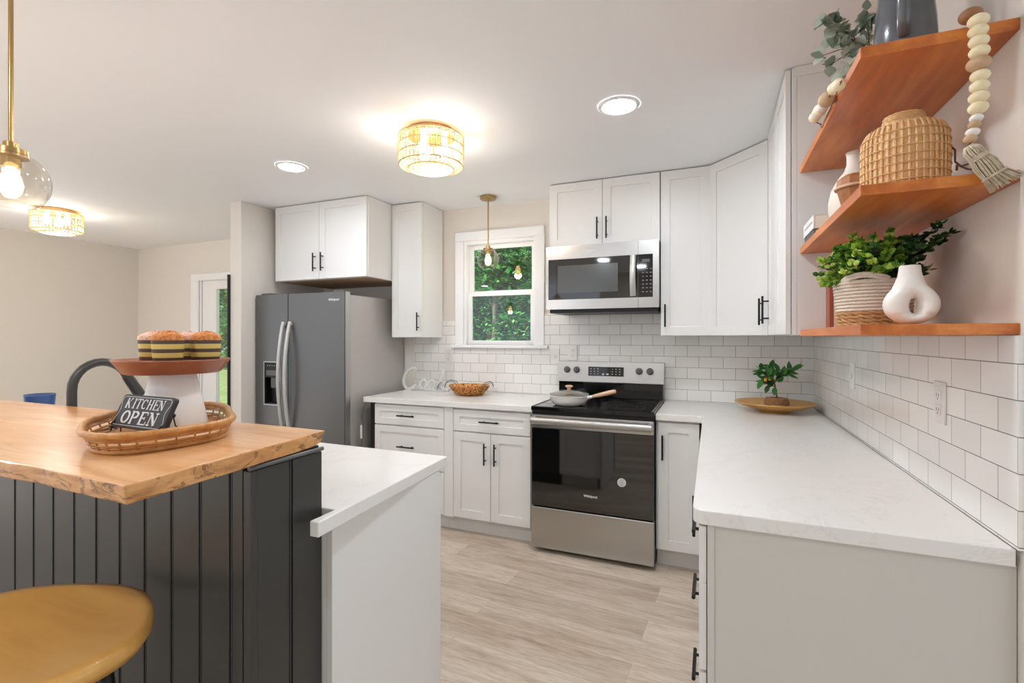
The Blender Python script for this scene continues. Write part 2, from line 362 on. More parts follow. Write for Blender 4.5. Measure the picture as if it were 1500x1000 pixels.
def disc_leaf(mb, c, d, up, ln, wd, n=6, cup=.15):
    d = Vector(d).normalized(); up = Vector(up); s_ = d.cross(up)
    if s_.length < 1e-4: s_ = d.orthogonal()
    s_.normalize(); nn = s_.cross(d); c = Vector(c); vs = [c]; 
    for i in range(1, n): 
        t = i/n; wv = sin(pi*t**.85)*wd/2; vs.append(c + d*ln*t + s_*wv + nn*cup*wd*.5); 
    vs.append(c + d*ln)
    for i in range(n-1, 0, -1):
        t = i/n; wv = sin(pi*t**.85)*wd/2; vs.append(c + d*ln*t - s_*wv + nn*cup*wd*.5)
    mid = [c + d*ln*i/n for i in range(1,n)]; base = len(vs); vs += mid; fs = []
    R = lambda i: i; Lf = lambda i: 2*n - i
    for i in range(n):
        m0 = 0 if i == 0 else base+i-1; m1 = n if i == n-1 else base+i
        r0 = 0 if i == 0 else i; r1 = i+1
        l0 = 0 if i == 0 else 2*n-i; l1 = n if i == n-1 else 2*n-i-1
        if i == 0: fs += [(0,r1,m1),(0,m1,l1)]
        elif i == n-1: fs += [(m0,r0,n),(m0,n,l0)]
        else: fs += [(m0,r0,r1,m1),(m0,m1,l1,l0)]
    mb.add(vs, fs)
def rnd(a, b): return random.uniform(a, b)
def rvec(): 
    z = rnd(-1,1); a = rnd(0,2*pi); q = math.sqrt(1-z*z); return Vector((q*cos(a), q*sin(a), z))
# ================================================================== SETTING
ZC = 2.436
struct(MB().box(-7.2, 3.2, -6.6, .14, -.05, 0).build('floor', 'floor'))
struct(MB().box(-7.2, 3.2, -6.6, .27, ZC, ZC+.06).build('ceiling', 'ceil'))
# back wall with the window opening
WX0, WX1, WZ0, WZ1 = -2.52, -1.885, 1.30, 2.16
mb = MB(); mb.box(-4.12, WX0, 0, .14, 0, ZC); mb.box(WX1, .14, 0, .14, 0, ZC); mb.box(WX0, WX1, 0, .14, 0, WZ0); mb.box(WX0, WX1, 0, .14, WZ1, ZC)
struct(mb.build('wall_back', 'wall'))
struct(MB().box(0, .14, -2.262, 0, 0, ZC).build('wall_right', 'wall'))
struct(MB().box(-7.2, -7.075, -2.0, .27, 0, ZC).build('wall_left', 'wall'))
struct(MB().box(-2.4, 1.0, -5.6, -5.48, 0, ZC).build('wall_rear_blocker', 'wall'))  # unseen wall segment added to hold daylight off the cabinet end panel
DX0, DX1, DZ1 = -5.97, -4.95, 2.07
mb = MB(); mb.box(-7.075, DX0, .135, .27, 0, ZC); mb.box(DX1, -4.12, .135, .27, 0, ZC); mb.box(DX0, DX1, .135, .27, DZ1, ZC)
struct(mb.build('wall_dining', 'wall'))
struct(MB().box(-4.15, -4.03, -.88, .135, 0, ZC).build('wall_pier', 'wall', bevel=.004))
for nm, b in (('baseboard_left', (-7.075,-7.06,-2.0,.135)), ('baseboard_dining', (-7.06,-6.09,.12,.135))):
    struct(MB().box(b[0],b[1],b[2],b[3],0,.1).build(nm, 'trim', bevel=.003))
# window
wn = bpy.data.objects.new('window_1', None); COL.objects.link(wn); wn.location = (-2.2, 0, 1.3); struct(wn)
T = face_back(0)
mb = MB(T); cw = .075
mb.box(-2.597,-2.597+cw,1.30,2.234-cw,.0,.018); mb.box(-1.812-cw,-1.812,1.30,2.234-cw,0,.018); mb.box(-2.597,-1.812,2.234-cw,2.234,0,.018)
mb.build('casing', 'trim', wn, bevel=.004)
mb = MB(T); mb.box(WX0,WX0+.018,WZ0,WZ1,-.12,.002); mb.box(WX1-.018,WX1,WZ0,WZ1,-.12,.002); mb.box(WX0+.018,WX1-.018,WZ1-.03,WZ1,-.12,.002); mb.build('jamb', 'trim', wn, bevel=.002)
mb = MB(T); mb.box(-2.625,-1.775,1.275,1.30,.0,.045); mb.box(WX0,WX1,1.275,1.3,-.12,0); mb.build('sill', 'trim', wn, bevel=.004)
def sash(a0,a1,b0,b1,c0,c1,fw,fb=None):
    mb = MB(T); fb = fb or fw
    mb.box(a0,a0+fw,b0,b1,c0,c1); mb.box(a1-fw,a1,b0,b1,c0,c1); mb.box(a0+fw,a1-fw,b0,b0+fb,c0,c1); mb.box(a0+fw,a1-fw,b1-fw,b1,c0,c1)
    s_ = mb.build('sash', 'trim', wn, bevel=.003)
    MB(T).box(a0+fw-.002,a1-fw+.002,b0+fb-.002,b1-fw+.002,(c0+c1)/2-.002,(c0+c1)/2+.002).build('pane', 'pane', s_)
sash(WX0+.018, WX1-.018, 1.712, WZ1-.03, -.085, -.06, .035)
sash(WX0+.018, WX1-.018, WZ0, 1.737, -.055, -.03, .035, .035)
MB(T).box(-2.25,-2.15,1.737,1.745,-.055,-.03).build('sash_lock', 'trim', wn, bevel=.002)
# patio door
dr = bpy.data.objects.new('door_1', None); COL.objects.link(dr); dr.location = (-5.5,.135,0); struct(dr)
T2 = face_back(.135)
mb = MB(T2); mb.box(-6.093,-5.966,0,2.0,0,.02); mb.box(-6.093,-4.83,2.0,2.078,0.0,.02); mb.box(-4.95,-4.83,0,2.0,0,.02); mb.build('casing','trim',dr,bevel=.006)
mb = MB(T2); mb.box(-5.97,-5.94,0,2.07,-.13,0); mb.box(-4.98,-4.95,0,2.07,-.13,0); mb.box(-5.94,-4.98,2.03,2.07,-.13,0); mb.build('frame','trim',dr,bevel=.003)
mb = MB(T2); mb.box(-5.94,-5.715,.01,2.03,-.05,-.012); mb.box(-5.09,-4.98,.01,2.03,-.05,-.012); mb.box(-5.715,-5.09,1.90,2.03,-.05,-.012); mb.box(-5.715,-5.09,.01,.25,-.05,-.012)
lf = mb.build('door_leaf','trim',dr,bevel=.004)
MB(T2).box(-5.715,-5.09,.25,1.90,-.034,-.028).build('pane','pane',lf)
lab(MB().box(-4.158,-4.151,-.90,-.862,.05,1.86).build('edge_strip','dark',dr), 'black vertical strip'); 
# outside ground
struct(MB().box(-60, 30, .3, 60, -.45, -.35).build('ground', 'grass'))
# ================================================================== TILE, COUNTERS
mb = MB(); 
mb.box(-3.003,-2.597,-.009,-.0003,.9145,1.50); mb.box(-2.597,-1.812,-.009,-.0003,.9145,1.274); mb.box(-1.812,-.0095,-.009,-.0003,.9145,1.545)
tag(setorigin(mb.build('tile_backsplash','tile_back'),(-1.5,0,.9145)), 'white subway tile backsplash running along the window wall behind the range', 'backsplash')
tag(setorigin(MB().box(-.009,-.0003,-2.258,-.0003,.9145,1.364).build('tile_backsplash','tile_right'),(0,-1.1,.9145)), 'white subway tile backsplash on the right wall below the lowest wood shelf', 'backsplash')
def round_corner(poly, idx, r, n=6):
    out = []
    for i, p in enumerate(poly):
        if i in idx:
            a = Vector(poly[i-1]); b = Vector(p); c = Vector(poly[(i+1)%len(poly)])
            d1 = (a-b).normalized(); d2 = (c-b).normalized(); p0 = b+d1*r; p1 = b+d2*r
            for k in range(n+1):
                t = k/n; out.append(tuple((1-t)**2*p0 + 2*t*(1-t)*b + t*t*p1))
        else: out.append(tuple(p))
    return out
pl = [(-.9105,-.0095),(-.0095,-.0095),(-.0095,-2.2515),(-.648,-2.2515),(-.653,-.648),(-.9105,-.648)]
mb = MB(); mb.prism(round_corner(pl,{3,4},.035),.876,.914)
tag(setorigin(mb.build('countertop','quartz',bevel=.003),(-.4,-1.2,.876)), 'white quartz L-shaped countertop along the right wall with the potted citrus on it', 'countertop')
mb = MB(); mb.box(-3.03,-1.677,-.648,-.0095,.876,.914)
tag(setorigin(mb.build('countertop','quartz',bevel=.003),(-2.3,-.3,.876)), 'white quartz countertop below the window between refrigerator and range', 'countertop')
mb = MB(); mb.prism([(-4.3,-2.611),(-1.505,-2.611),(-1.505,-2.695),(-1.477,-2.695),(-1.521,-2.004),(-4.3,-1.98)],.876,.914)
tag(setorigin(mb.build('countertop','quartz',bevel=.003),(-2.5,-2.3,.876)), 'white quartz countertop lower tier of the island behind the wooden bar', 'countertop')
# ================================================================== BASE CABINETS
def base_box(t, x0,x1,y0,y1,toe, m='cab', z1=.875):
    MB().box(x0,x1,y0,y1,.11,z1).build('body', m, t, bevel=.0015)
    tk = MB(); tk.box(*toe, 0, .1095); tk.build('toe_kick', m, t)
T = face_back(-.61)
t = thing('base_cabinet','white base cabinet with stacked drawers beside the refrigerator','cabinet',(-2.64,-.3,0))
base_box(t,-2.942,-2.3435,-.61,-.0105,(-2.942,-2.3435,-.55,-.0105))
for b0,b1,hz in ((.72,.866,.793),(.418,.712,.568),(.118,.41,.27)):
    d = door(T,-2.938,-2.345,b0,b1,t,'drawer',.048); handle(T,-2.65,hz,False,d)
lab(MB().box(-3.0,-2.9435,-.60,-.58,.0,.872).build('dark_strip','dark',t),'black strip beside the drawer cabinet')  # near-black strip set across the gap beside the refrigerator
t = thing('filler_panel','plain white filler strip between the drawer cabinet and the two door cabinet','cabinet',(-2.306,-.6,0))
MB().box(-2.3425,-2.2715,-.629,-.60,.11,.872).build('panel','cab',t,bevel=.001); MB().box(-2.3425,-2.2715,-.55,-.53,0,.1095).build('toe_kick','cab',t)
t = thing('base_cabinet','white base cabinet with one drawer over two doors left of the range','cabinet',(-1.98,-.3,0))
base_box(t,-2.2705,-1.68,-.61,-.0105,(-2.2705,-1.68,-.55,-.0105))
d = door(T,-2.268,-1.698,.716,.862,t,'drawer',.048); handle(T,-1.985,.79,False,d)
for a0,a1,hx in ((-2.268,-1.985,-2.02),(-1.981,-1.698,-1.945)):
    d = door(T,a0,a1,.118,.708,t); handle(T,hx,.575,True,d)
t = thing('base_cabinet','narrow white base cabinet with one door right of the range','cabinet',(-.79,-.3,0))
base_box(t,-.911,-.672,-.61,-.0105,(-.911,-.62,-.55,-.0105))
d = door(T,-.898,-.672,.118,.862,t); handle(T,-.872,.72,True,d)
T = face_right(-.61)
t = thing('base_cabinet','white base cabinet run under the right countertop with drawers and a plain end panel','cabinet',(-.3,-1.4,0))
MB().box(-.61,-.0105,-2.2,-.6305,.11,.875).build('body','cab',t); MB().box(-.55,-.0105,-2.2,-.6305,0,.1095).build('toe_kick','cab',t)
lab(MB().box(-.608,-.0015,-2.2355,-2.2005,0,.875).build('end_panel','cab_shade',t,bevel=.0015),'plain white end panel with shade in its colour')
MB().box(-.612,-.595,-2.2395,-2.2360,0.,.875).build('corner_trim','cab_shade',t,bevel=.001)
T = face_right(-.6135)
for b0,b1,hz in ((.728,.866,.80),(.492,.718,.61),(.256,.484,.375),(.118,.248,.185)):
    d = door(T,1.80,2.234,b0,b1,t,'drawer',.045); handle(T,2.03,hz,False,d,pr=.018)
MB(T).box(2.21,2.232,.7185,.7275,.001,.018).build('bumper','whiteplastic',t)
d = door(T,1.22,1.79,.118,.866,t); handle(T,1.74,.72,True,d)
d = door(T,.64,1.21,.118,.866,t); handle(T,.70,.72,True,d)
# island
T = face_island(-2.055)
t = thing('island_cabinet','white island base cabinet with plain end panel facing the range','cabinet',(-1.75,-2.35,0))
MB().box(-1.895,-1.5305,-2.6115,-2.055,.11,.875).build('body','cab',t)
MB().box(-1.895,-1.56,-2.6115,-2.115,0,.1095).build('toe_kick','cab',t)
lab(MB().box(-1.53,-1.512,-2.6115,-2.075,0,.875).build('end_panel','cab',t,bevel=.001),'plain white end panel')
d = door(T,1.53,1.893,.118,.866,t); handle(T,1.86,.72,True,d)
t = thing('dishwasher','black built-in dishwasher in the island mirrored in the oven door','dishwasher',(-2.2,-2.35,0))
MB().box(-2.50,-1.90,-2.6115,-2.05,.11,.872).build('door','glassblk',t,bevel=.004); MB().box(-2.5,-1.9,-2.60,-2.11,0,.1095).build('kick_plate','black',t)
MB().tube([(-2.44,-2.02,.80),(-1.96,-2.02,.80)],.009,10).build('handle','steel',t,smooth=True)
t = thing('sink_cabinet','white sink base cabinet of the island under the black faucet','cabinet',(-3.2,-2.35,0))
MB().box(-4.25,-2.505,-2.6115,-2.055,.11,.875).build('body','cab',t); MB().box(-4.25,-2.505,-2.6115,-2.115,0,.1095).build('toe_kick','cab',t)
for k in range(4): 
    a0 = 2.51 + .432*k; d = door(T,a0,a0+.428,.118,.866,t); handle(T,a0+(.39 if k%2==0 else .04),.72,True,d)
# pony wall with beadboard
t = thing('bar_half_wall','charcoal painted beadboard half wall carrying the wooden bar','half wall',(-2.9,-2.71,0))
PX, PF, PB = -1.545, -2.822, -2.612      # end face, front face, back face
MB().box(-4.3,PX-.012,PF+.012,PB-.0005,0,1.0765).build('core','charcoal',t)
mb = MB(); g = .0055; xs = [-1.613 - .1021*k for k in range(27)]
edges = [PX-.024] + xs
for a, b in zip(edges, edges[1:]):
    mb.box(b+g, a-g, PF, PF+.0125, 0, 1.0765)
    mb.box(b-.0022, b+.0022, PF+.0015, PF+.0125, 0, 1.0765)
mb.build('beadboard','charcoal',t,bevel=.0015)
mb = MB()
for a, b in ((PF+.014,-2.7185),(-2.7075,PB-.001)): mb.box(PX-.0125,PX,a,b,0,1.062)
mb.box(PX-.0125,PX-.0015,-2.7152,-2.7108,0,1.062)
mb.build('end_board','charcoal',t,bevel=.0015)
MB().box(PX-.024,PX+.002,PF-.003,PF+.0135,0,1.062).build('corner_post','charcoal',t,bevel=.003)
mb = MB(); mb.tube([(PX+.001,PF-.008,1.0695),(PX+.001,PB,1.0695)],.0055,10); lab(mb.build('top_trim','grey',t,smooth=True),'grey rounded trim strip under the bar')
# bar slab, live edge
N0 = 60; front = []
def wob(x): return .003*sin(x*7.1)+.003*sin(x*17+1)+.0015*sin(x*41)
top = [(-4.4,-3.07)] 
for i in range(N0+1):
    x = -4.3 + (2.79)*i/N0; top.append((x, -3.078 - .018*max(0,(x+2.3)/.8) + (wob(x) if i<N0 else 0)))
top += [(-1.512 - .046*k/10 + .002*sin(k*1.9), -3.092 + .505*k/10) for k in range(1,11)]
top += [(-1.70,-2.583),(-2.4,-2.580),(-4.4,-2.58)]
bot = []
cxm, cym = -2.9, -2.82
for i,(x,y) in enumerate(top):
    bx = x; by = y
    if y < -3.0: by = y + .004
    elif x > -1.69: bx = x + .004 - (.020 if y>-2.60 else 0)
    elif y > -2.6: by = y - .01
    bot.append((bx, by))
n = len(top); mb = MB()
mb.add([(x,y,1.111) for x,y in top], [tuple(range(n))])
mb.add([(x,y,1.077) for x,y in bot], [tuple(range(n-1,-1,-1))])
mb.cur = 1
vs = [(x,y,1.111) for x,y in top]+[(x,y,1.077) for x,y in bot]
mb.add(vs, [(i,n+i,n+(i+1)%n,(i+1)%n) for i in range(n)])
tag(setorigin(mb.build('bar_counter',['slab','slabedge'],bevel=.003),(-2.9,-2.8,1.077)), 'thick live-edge maple wood bar slab on the charcoal half wall', 'bar top')
# ================================================================== UPPER CABINETS
def upper(label, x0,x1,z0,z1, doors, hs, yf=-.311, left_under=None, yb=-.0105):
    t = thing('wall_cabinet', label, 'cabinet', ((x0+x1)/2,-.15,z0), None)
    MB().box(x0,x1,yf,yb,z0,z1).build('body','cab',t,bevel=.0015); T = face_back(yf)
    for (a0,a1),(hx,hz) in zip(doors, hs):
        d = door(T,a0,a1,z0+.002,z1-.004,t); handle(T,hx,hz,True,d)
    return t
t = upper('white two door wall cabinet above the refrigerator',-3.95,-3.0095,1.822,2.433,[(-3.945,-3.480),(-3.477,-3.015)],[(-3.515,1.955),(-3.435,1.955)],-.611,yb=-.0005)
lab(MB().box(-3.93,-3.03,-.60,-.01,1.8165,1.8215).build('underside_panel','undersidewood',t),'bare wood underside')
upper('narrow white single door wall cabinet between the refrigerator and the window',-3.0075,-2.7205,1.361,2.433,[(-3.004,-2.724)],[(-2.748,1.485)])
upper('white two door wall cabinet directly above the microwave',-1.6685,-.9155,1.985,2.433,[(-1.666,-1.293),(-1.290,-.918)],[(-1.322,2.098),(-1.26,2.098)])
upper('tall narrow white single door wall cabinet right of the microwave',-.9135,-.6115,1.371,2.433,[(-.911,-.614)],[(-.883,1.50)])
t = thing('wall_cabinet','white diagonal corner wall cabinet above the potted citrus','cabinet',(-.25,-.25,1.371))
A = Vector((-.6105,-.311,0)); B = Vector((-.311,-.6305,0)); ev = (B-A).normalized(); nv = Vector((ev.y,-ev.x,0))
if nv.y > 0: nv = -nv
mb = MB(); mb.prism([(-.6105,-.0105),(-.6105,-.311),(-.311,-.6305),(-.0105,-.6305),(-.0105,-.0105)],1.371,2.433); mb.build('body','cab',t,bevel=.0015)
TD = lambda p: A + ev*p.x + nv*p.z + Vector((0,0,p.y)); ln = (B-A).length
d = door(TD,.004,ln-.004,1.373,2.429,t); handle(TD,ln-.032,1.50,True,d)
t = thing('wall_cabinet','white wall cabinet on the right wall next to the wood shelves, seen edge on','cabinet',(-.15,-1.0,1.371))
MB().box(-.290,-.0005,-1.380,-.6325,1.371,2.433).build('body','cab',t,bevel=.0015); MB().box(-.3085,-.2905,-1.380,-.6325,1.371,2.433).build('face_frame','cab',t,bevel=.001)
T = face_right(-.311)
d = door(T,.70,1.035,1.373,2.429,t); handle(T,.735,1.505,True,d); d = door(T,1.038,1.376,1.373,2.429,t)
MB().box(-.30,-.0005,-1.386,-1.3805,2.395,2.434).build('top_trim','cab',t)
# ================================================================== SHELVES
for z0,z1,l in ((1.365,1.390,'lowest cherry wood wall shelf, holding the rope basket and donut vase'),(1.689,1.714,'middle cherry wood wall shelf, holding the rattan vase'),(2.009,2.035,'highest cherry wood wall shelf, holding the grey pitcher')):
    o = MB().box(-.281,-.0005,-2.244,-1.3865,z0,z1).build('wall_shelf','shelf',bevel=.0015); o['group'] = 'floating wood shelves on the right wall'
    tag(setorigin(o,(-.14,-1.8,z0)), l, 'shelf', 'floating wood shelves on the right wall')
# ================================================================== LAMPS
def recessed(x, y, label):
    t = thing('recessed_light', label, 'ceiling light', (x,y,ZC-.006), 'recessed ceiling lights')
    MB().shell([(.074,ZC-.0045),(.078,ZC-.009),(.092,ZC-.006),(.095,ZC-.0005)],(x,y,0),40).build('trim_ring','trim',t,smooth='all')
    MB().lathe([(.0,ZC-.0055),(.0735,ZC-.0055),(.0735,ZC-.0015)],(x,y,0),40).build('diffuser','led',t)
recessed(-1.003,-1.325,'round recessed ceiling light nearest the wall shelves')
recessed(-3.052,-1.30,'round recessed ceiling light in front of the refrigerator cabinet')
recessed(-1.0,-2.27,'added unseen ceiling light brightening the near end of the right countertop')  # added out of view to brighten the right tile, counter and wall
for x,y in ((-2.0,-3.9),(-5.6,-3.8),(-1.6,-4.7),(-5.0,-5.4)): recessed(x,y,'added unseen ceiling light behind the camera')  # unseen lights added to raise the general light level
def flush(x, y, label):
    t = thing('flush_ceiling_light', label, 'ceiling light', (x,y,ZC), 'rattan flush ceiling lights')
    c = (x,y,ZC)
    MB().lathe([(.115,-.0005),(.128,-.004),(.128,-.030),(.0,-.030)],c,40).build('mount_plate','brass',t,smooth=True)
    mb = MB(); R = .17
    for z in (-.035,-.083,-.130):
        mb.tube([(x+R*cos(2*pi*i/40),y+R*sin(2*pi*i/40),ZC+z) for i in range(40)],.0034,6,True)
    mb.tube([(x+.118*cos(2*pi*i/40),y+.118*sin(2*pi*i/40),ZC-.195) for i in range(40)],.0038,6,True)
    mb.tube([(x+.165*cos(2*pi*i/40),y+.165*sin(2*pi*i/40),ZC-.178) for i in range(40)],.0038,6,True)
    mb.tube([(x+.128*cos(2*pi*i/40),y+.128*sin(2*pi*i/40),ZC-.030) for i in range(40)],.004,6,True)
    mb.build('frame_rings','rattan_lamp',t,smooth='all')
    for nm,(r0,z0,r1,z1),n_ in (('upper_tier',(R,-.035,R,-.083),84),('lower_tier',(R,-.083,.168,-.178),84),('bottom_rim',(.165,-.178,.118,-.195),60),('top_spokes',(.128,-.032,R,-.036),48)):
        mb = MB()
        for i in range(n_):
            a = 2*pi*i/n_; b = a + (.02 if i%2 else -.02)
            mb.tube([(x+r0*cos(a),y+r0*sin(a),ZC+z0),(x+r1*cos(b),y+r1*sin(b),ZC+z1)],.0021,4)
        mb.build(nm,'rattan_lamp',t)
    mb = MB()
    for i in range(-10,11):
        h = math.sqrt(max(.116**2-(i*.011)**2,0)); mb.tube([(x-h,y+i*.011,ZC-.195),(x+h,y+i*.011,ZC-.195)],.0012,4)
    mb.build('bottom_weave','rattan_lamp',t)
    for k in range(3):
        a = 2*pi*k/3+.5; bx, by = x+.07*cos(a), y+.07*sin(a)
        b = MB().sphere((bx,by,ZC-.10),.030,16); b.lathe([(.014,-.030),(.014,-.075)],(bx,by,ZC),12); b.build('bulb','bulb',t,smooth='all')
    ld = bpy.data.lights.new('lamp_glow','POINT'); ld.energy = FLUSH_W; ld.color = (.97,.98,1); ld.shadow_soft_size = .05
    lo = bpy.data.objects.new('lamp_glow', ld); COL.objects.link(lo); lo.location = (x,y,ZC-.15)
flush(-1.965,-1.405,'woven rattan drum ceiling light in the middle of the kitchen ceiling')
flush(-5.72,-1.27,'woven rattan drum ceiling light in the dining area at the far left')
def pendant(x, y, zc, label, w_):
    t = thing('pendant_light', label, 'pendant light', (x,y,ZC), 'brass and glass globe pendants')
    c = (x,y,0)
    MB().lathe([(.058,ZC-.0005),(.062,ZC-.004),(.062,ZC-.020),(.056,ZC-.024),(.0,ZC-.024)],c,32).build('canopy','brass',t,smooth=True)
    MB().tube([(x,y,ZC-.022),(x,y,zc+.085)],.0055,12).build('rod','brass',t,smooth=True)
    MB().lathe([(.0,zc+.105),(.016,zc+.105),(.016,zc+.088),(.036,zc+.086),(.038,zc+.066),(.022,zc+.064),(.021,zc+.038),(.0,zc+.038)],c,28).build('socket_cap','brass',t,smooth=True)
    R = .083; pr = [(R*sin(a),zc+R*cos(a)) for a in [.44+ (2.45-.44)*i/18 for i in range(19)]]
    lab(MB().shell(pr,c,40).build('globe','globe',t,smooth='all'),'clear glass globe open at the bottom')
    b = MB(); b.lathe([(.0,zc-.045),(.012,zc-.043),(.022,zc-.028),(.026,zc-.008),(.020,zc+.014),(.012,zc+.030),(.011,zc+.037),(.0,zc+.037)],c,20); b.build('bulb','bulbsoft' if w_<8 else 'bulb',t,smooth='all')
    ld = bpy.data.lights.new('lamp_glow','POINT'); ld.energy = w_; ld.color = (1,.97,.94); ld.shadow_soft_size = .03
    lo = bpy.data.objects.new('lamp_glow', ld); COL.objects.link(lo); lo.location = (x,y,zc-.05)
pendant(-2.188,-.235,1.955,'small glass globe pendant hanging in front of the window',3)
pendant(-2.36,-2.9,1.783,'glass globe pendant above the wooden bar at the left edge',5)
pendant(-3.35,-2.9,1.783,'added unseen glass globe pendant above the far end of the wooden bar',5)  # added out of view to throw more light up onto the ceiling
# ================================================================== REFRIGERATOR
t = thing('refrigerator','grey stainless side by side refrigerator with ice dispenser','refrigerator',(-3.55,-.4,0))
X0,X1,YF = -4.005,-3.105,-.765
MB().box(X0+.01,X1-.004,-.70,-.02,.02,1.68).build('cabinet','fridgeside',t,bevel=.004)
M['handlesteel'] = mat('satin_handle_metal',(205,204,202),.4,.35)
T = face_back(-.705); XM = -3.660
mb = MB(T)
# left door is a frame around the dispenser niche
nx0,nx1,nz0,nz1 = -3.912,-3.742,.83,1.165
mb.box(X0,nx0,.06,1.70,0,.06); mb.box(nx1,XM-.003,.06,1.70,0,.06); mb.box(nx0,nx1,.06,nz0,0,.06); mb.box(nx0,nx1,nz1,1.70,0,.06)
dl = mb.build('door','fridge',t); MB(T).box(XM+.003,X1,.06,1.70,0,.06).build('door','fridge',t,bevel=.003)
mb = MB(T); mb.box(X1-.0005,X1+.004,.06,1.70,.002,.052); lab(mb.build('door_edge','steelh',t),'light steel door edge')
ds = MB(T); ds.box(nx0,nx1,nz0,nz1,.001,.012); ds.box(nx0,nx1,1.045,nz1,.012,.0595); ds.box(nx0,nx0+.008,nz0,1.045,.012,.0595); ds.box(nx1-.008,nx1,nz0,1.045,.012,.0595); ds.box(nx0,nx1,nz0,nz0+.012,.012,.0595)
dsp = ds.build('dispenser','black',t,bevel=.002); lab(dsp,'black water and ice dispenser')
MB(T).box(nx0+.02,nx1-.02,1.06,1.10,.0595,.0605).build('control_strip','grey',dsp); MB(T).box(-3.86,-3.80,.96,1.045,.02,.045).build('paddle','grey',dsp,bevel=.004)
mb = MB(T)
for k in range(5): mb.box(nx0+.03+.025*k,nx0+.038+.025*k,1.135,1.14,.0595,.0603)
mb.build('icons','print',dsp)
lab(MB(T).rect_frame(nx0-.006,nx1+.006,nz0-.006,nz1+.006,.058,.063,.008).build('bezel','steelh',dsp),'steel bezel')
for a in (-3.694,-3.626):
    mb = MB(T); mb.flatr = .75
    P_ = [(a,.62+.86*k/16,.072+.052*sin(pi*k/16)**.8) for k in range(17)]
    mb.tube(P_,.016,10,flat=(1,0,0)); mb.box(a-.011,a+.011,1.455,1.48,.059,.075); mb.box(a-.011,a+.011,.62,.645,.059,.075)
    lab(mb.build('handle','handlesteel',t,smooth=True),'curved light steel handle')
MB().box(X0+.02,X1-.02,-.69,-.60,.0,.055).build('kick_grille','black',t)
mb = MB(); mb.box(X0+.03,X0+.13,-.74,-.62,1.7005,1.715); mb.box(X1-.13,X1-.03,-.74,-.62,1.7005,1.715); mb.build('hinge_cover','grey',t,bevel=.004)
text('Whirlpool',.024,lambda p: Vector((-3.205+p.x,YF-.0006-p.z,1.642+p.y)),'brand_lettering','print',t,bold=.0008)
t = thing('power_cord','dark power cord with a white tag hanging beside the refrigerator','power cord',(-3.05,-.56,0))
mb = MB(); mb.tube([(-3.02,-.63,.87),(-3.035,-.64,.83),(-3.045,-.645,.76),(-3.04,-.64,.70),(-3.05,-.64,.60),(-3.055,-.64,.50),(-3.06,-.62,.30),(-3.06,-.55,.05),(-3.06,-.30,.008)],.0045,8); mb.build('cord','grey',t,smooth='all')
MB().box(-3.058,-3.040,-.649,-.646,.60,.70).build('tag','whiteplastic',t)
# ================================================================== MICROWAVE
t = thing('microwave','stainless over the range microwave with black window and keypad','microwave',(-1.29,-.2,1.54))
T = face_back(-.385); x0,x1,z0,z1 = -1.667,-.917,1.552,1.982
MB().box(x0+.002,x1-.002,-.384,-.0105,1.565,z1).build('housing','fridgeside',t,bevel=.002)
xd = -1.043
mb = MB(T); mb.rect_frame(x0,xd-.001,z0,z1,.001,.018,.001)
mb = MB(T); a0,a1,b0,b1 = x0+.018,xd-.001,1.618,1.893
mb.box(x0,a0,z0,z1,.001,.018); mb.box(a0,xd-.001,z0,b0,.001,.018); mb.box(a0,xd-.001,b1,z1,.001,.018)
dd = mb.build('door','steel',t)
lab(MB(T).box(a0,a1,b0,b1,.001,.0165).build('window','ovenglass',dd),'black glass window')
m_ = M['mwmesh'] = mat('oven_window_mesh',(84,86,86),.15)
MB(T).box(a0+.065,a1-.13,b0+.045,b1-.045,.0165,.0170).build('window_screen','mwmesh',dd)
mb = MB(T); mb.box(xd+.001,x1,z0,b0,.001,.018); mb.box(xd+.001,x1,b1,z1,.001,.018); mb.box(x1-.036,x1,b0,b1,.001,.018); mb.build('control_frame','steel',t)
cp = MB(T).box(xd+.001,x1-.036,b0,b1,.001,.0165).build('control_panel','glassblk',t)
MB(T).box(-1.020,-.972,1.842,1.862,.0165,.0172).build('display','grey',cp)
mb = MB(T)
for r_ in range(7):
    for c_ in range(3): mb.box(-1.020+c_*.024,-1.008+c_*.024,1.650+r_*.0245,1.656+r_*.0245,.0165,.0171)
mb.build('keypad','printgrey',cp)
mb = MB(T); mb.flatr=.5
mb.tube([(-1.075,1.628+.26*k/12,.026+.022*sin(pi*k/12)) for k in range(13)],.019,12,flat=(0,0,1)); mb.box(-1.086,-1.064,1.63,1.65,.016,.03); mb.box(-1.086,-1.064,1.866,1.886,.016,.03)
mb.build('handle','steelh',dd,smooth=True)
lab(MB().box(x0+.02,x1-.01,-.38,-.03,1.528,1.5645).build('underside_grille','black',t,bevel=.003),'dark vent underside')
text('Whirlpool',.021,lambda p: Vector((-1.345+p.x,-.4036-p.z,1.938+p.y)),'brand_lettering','print',t,bold=.0006)
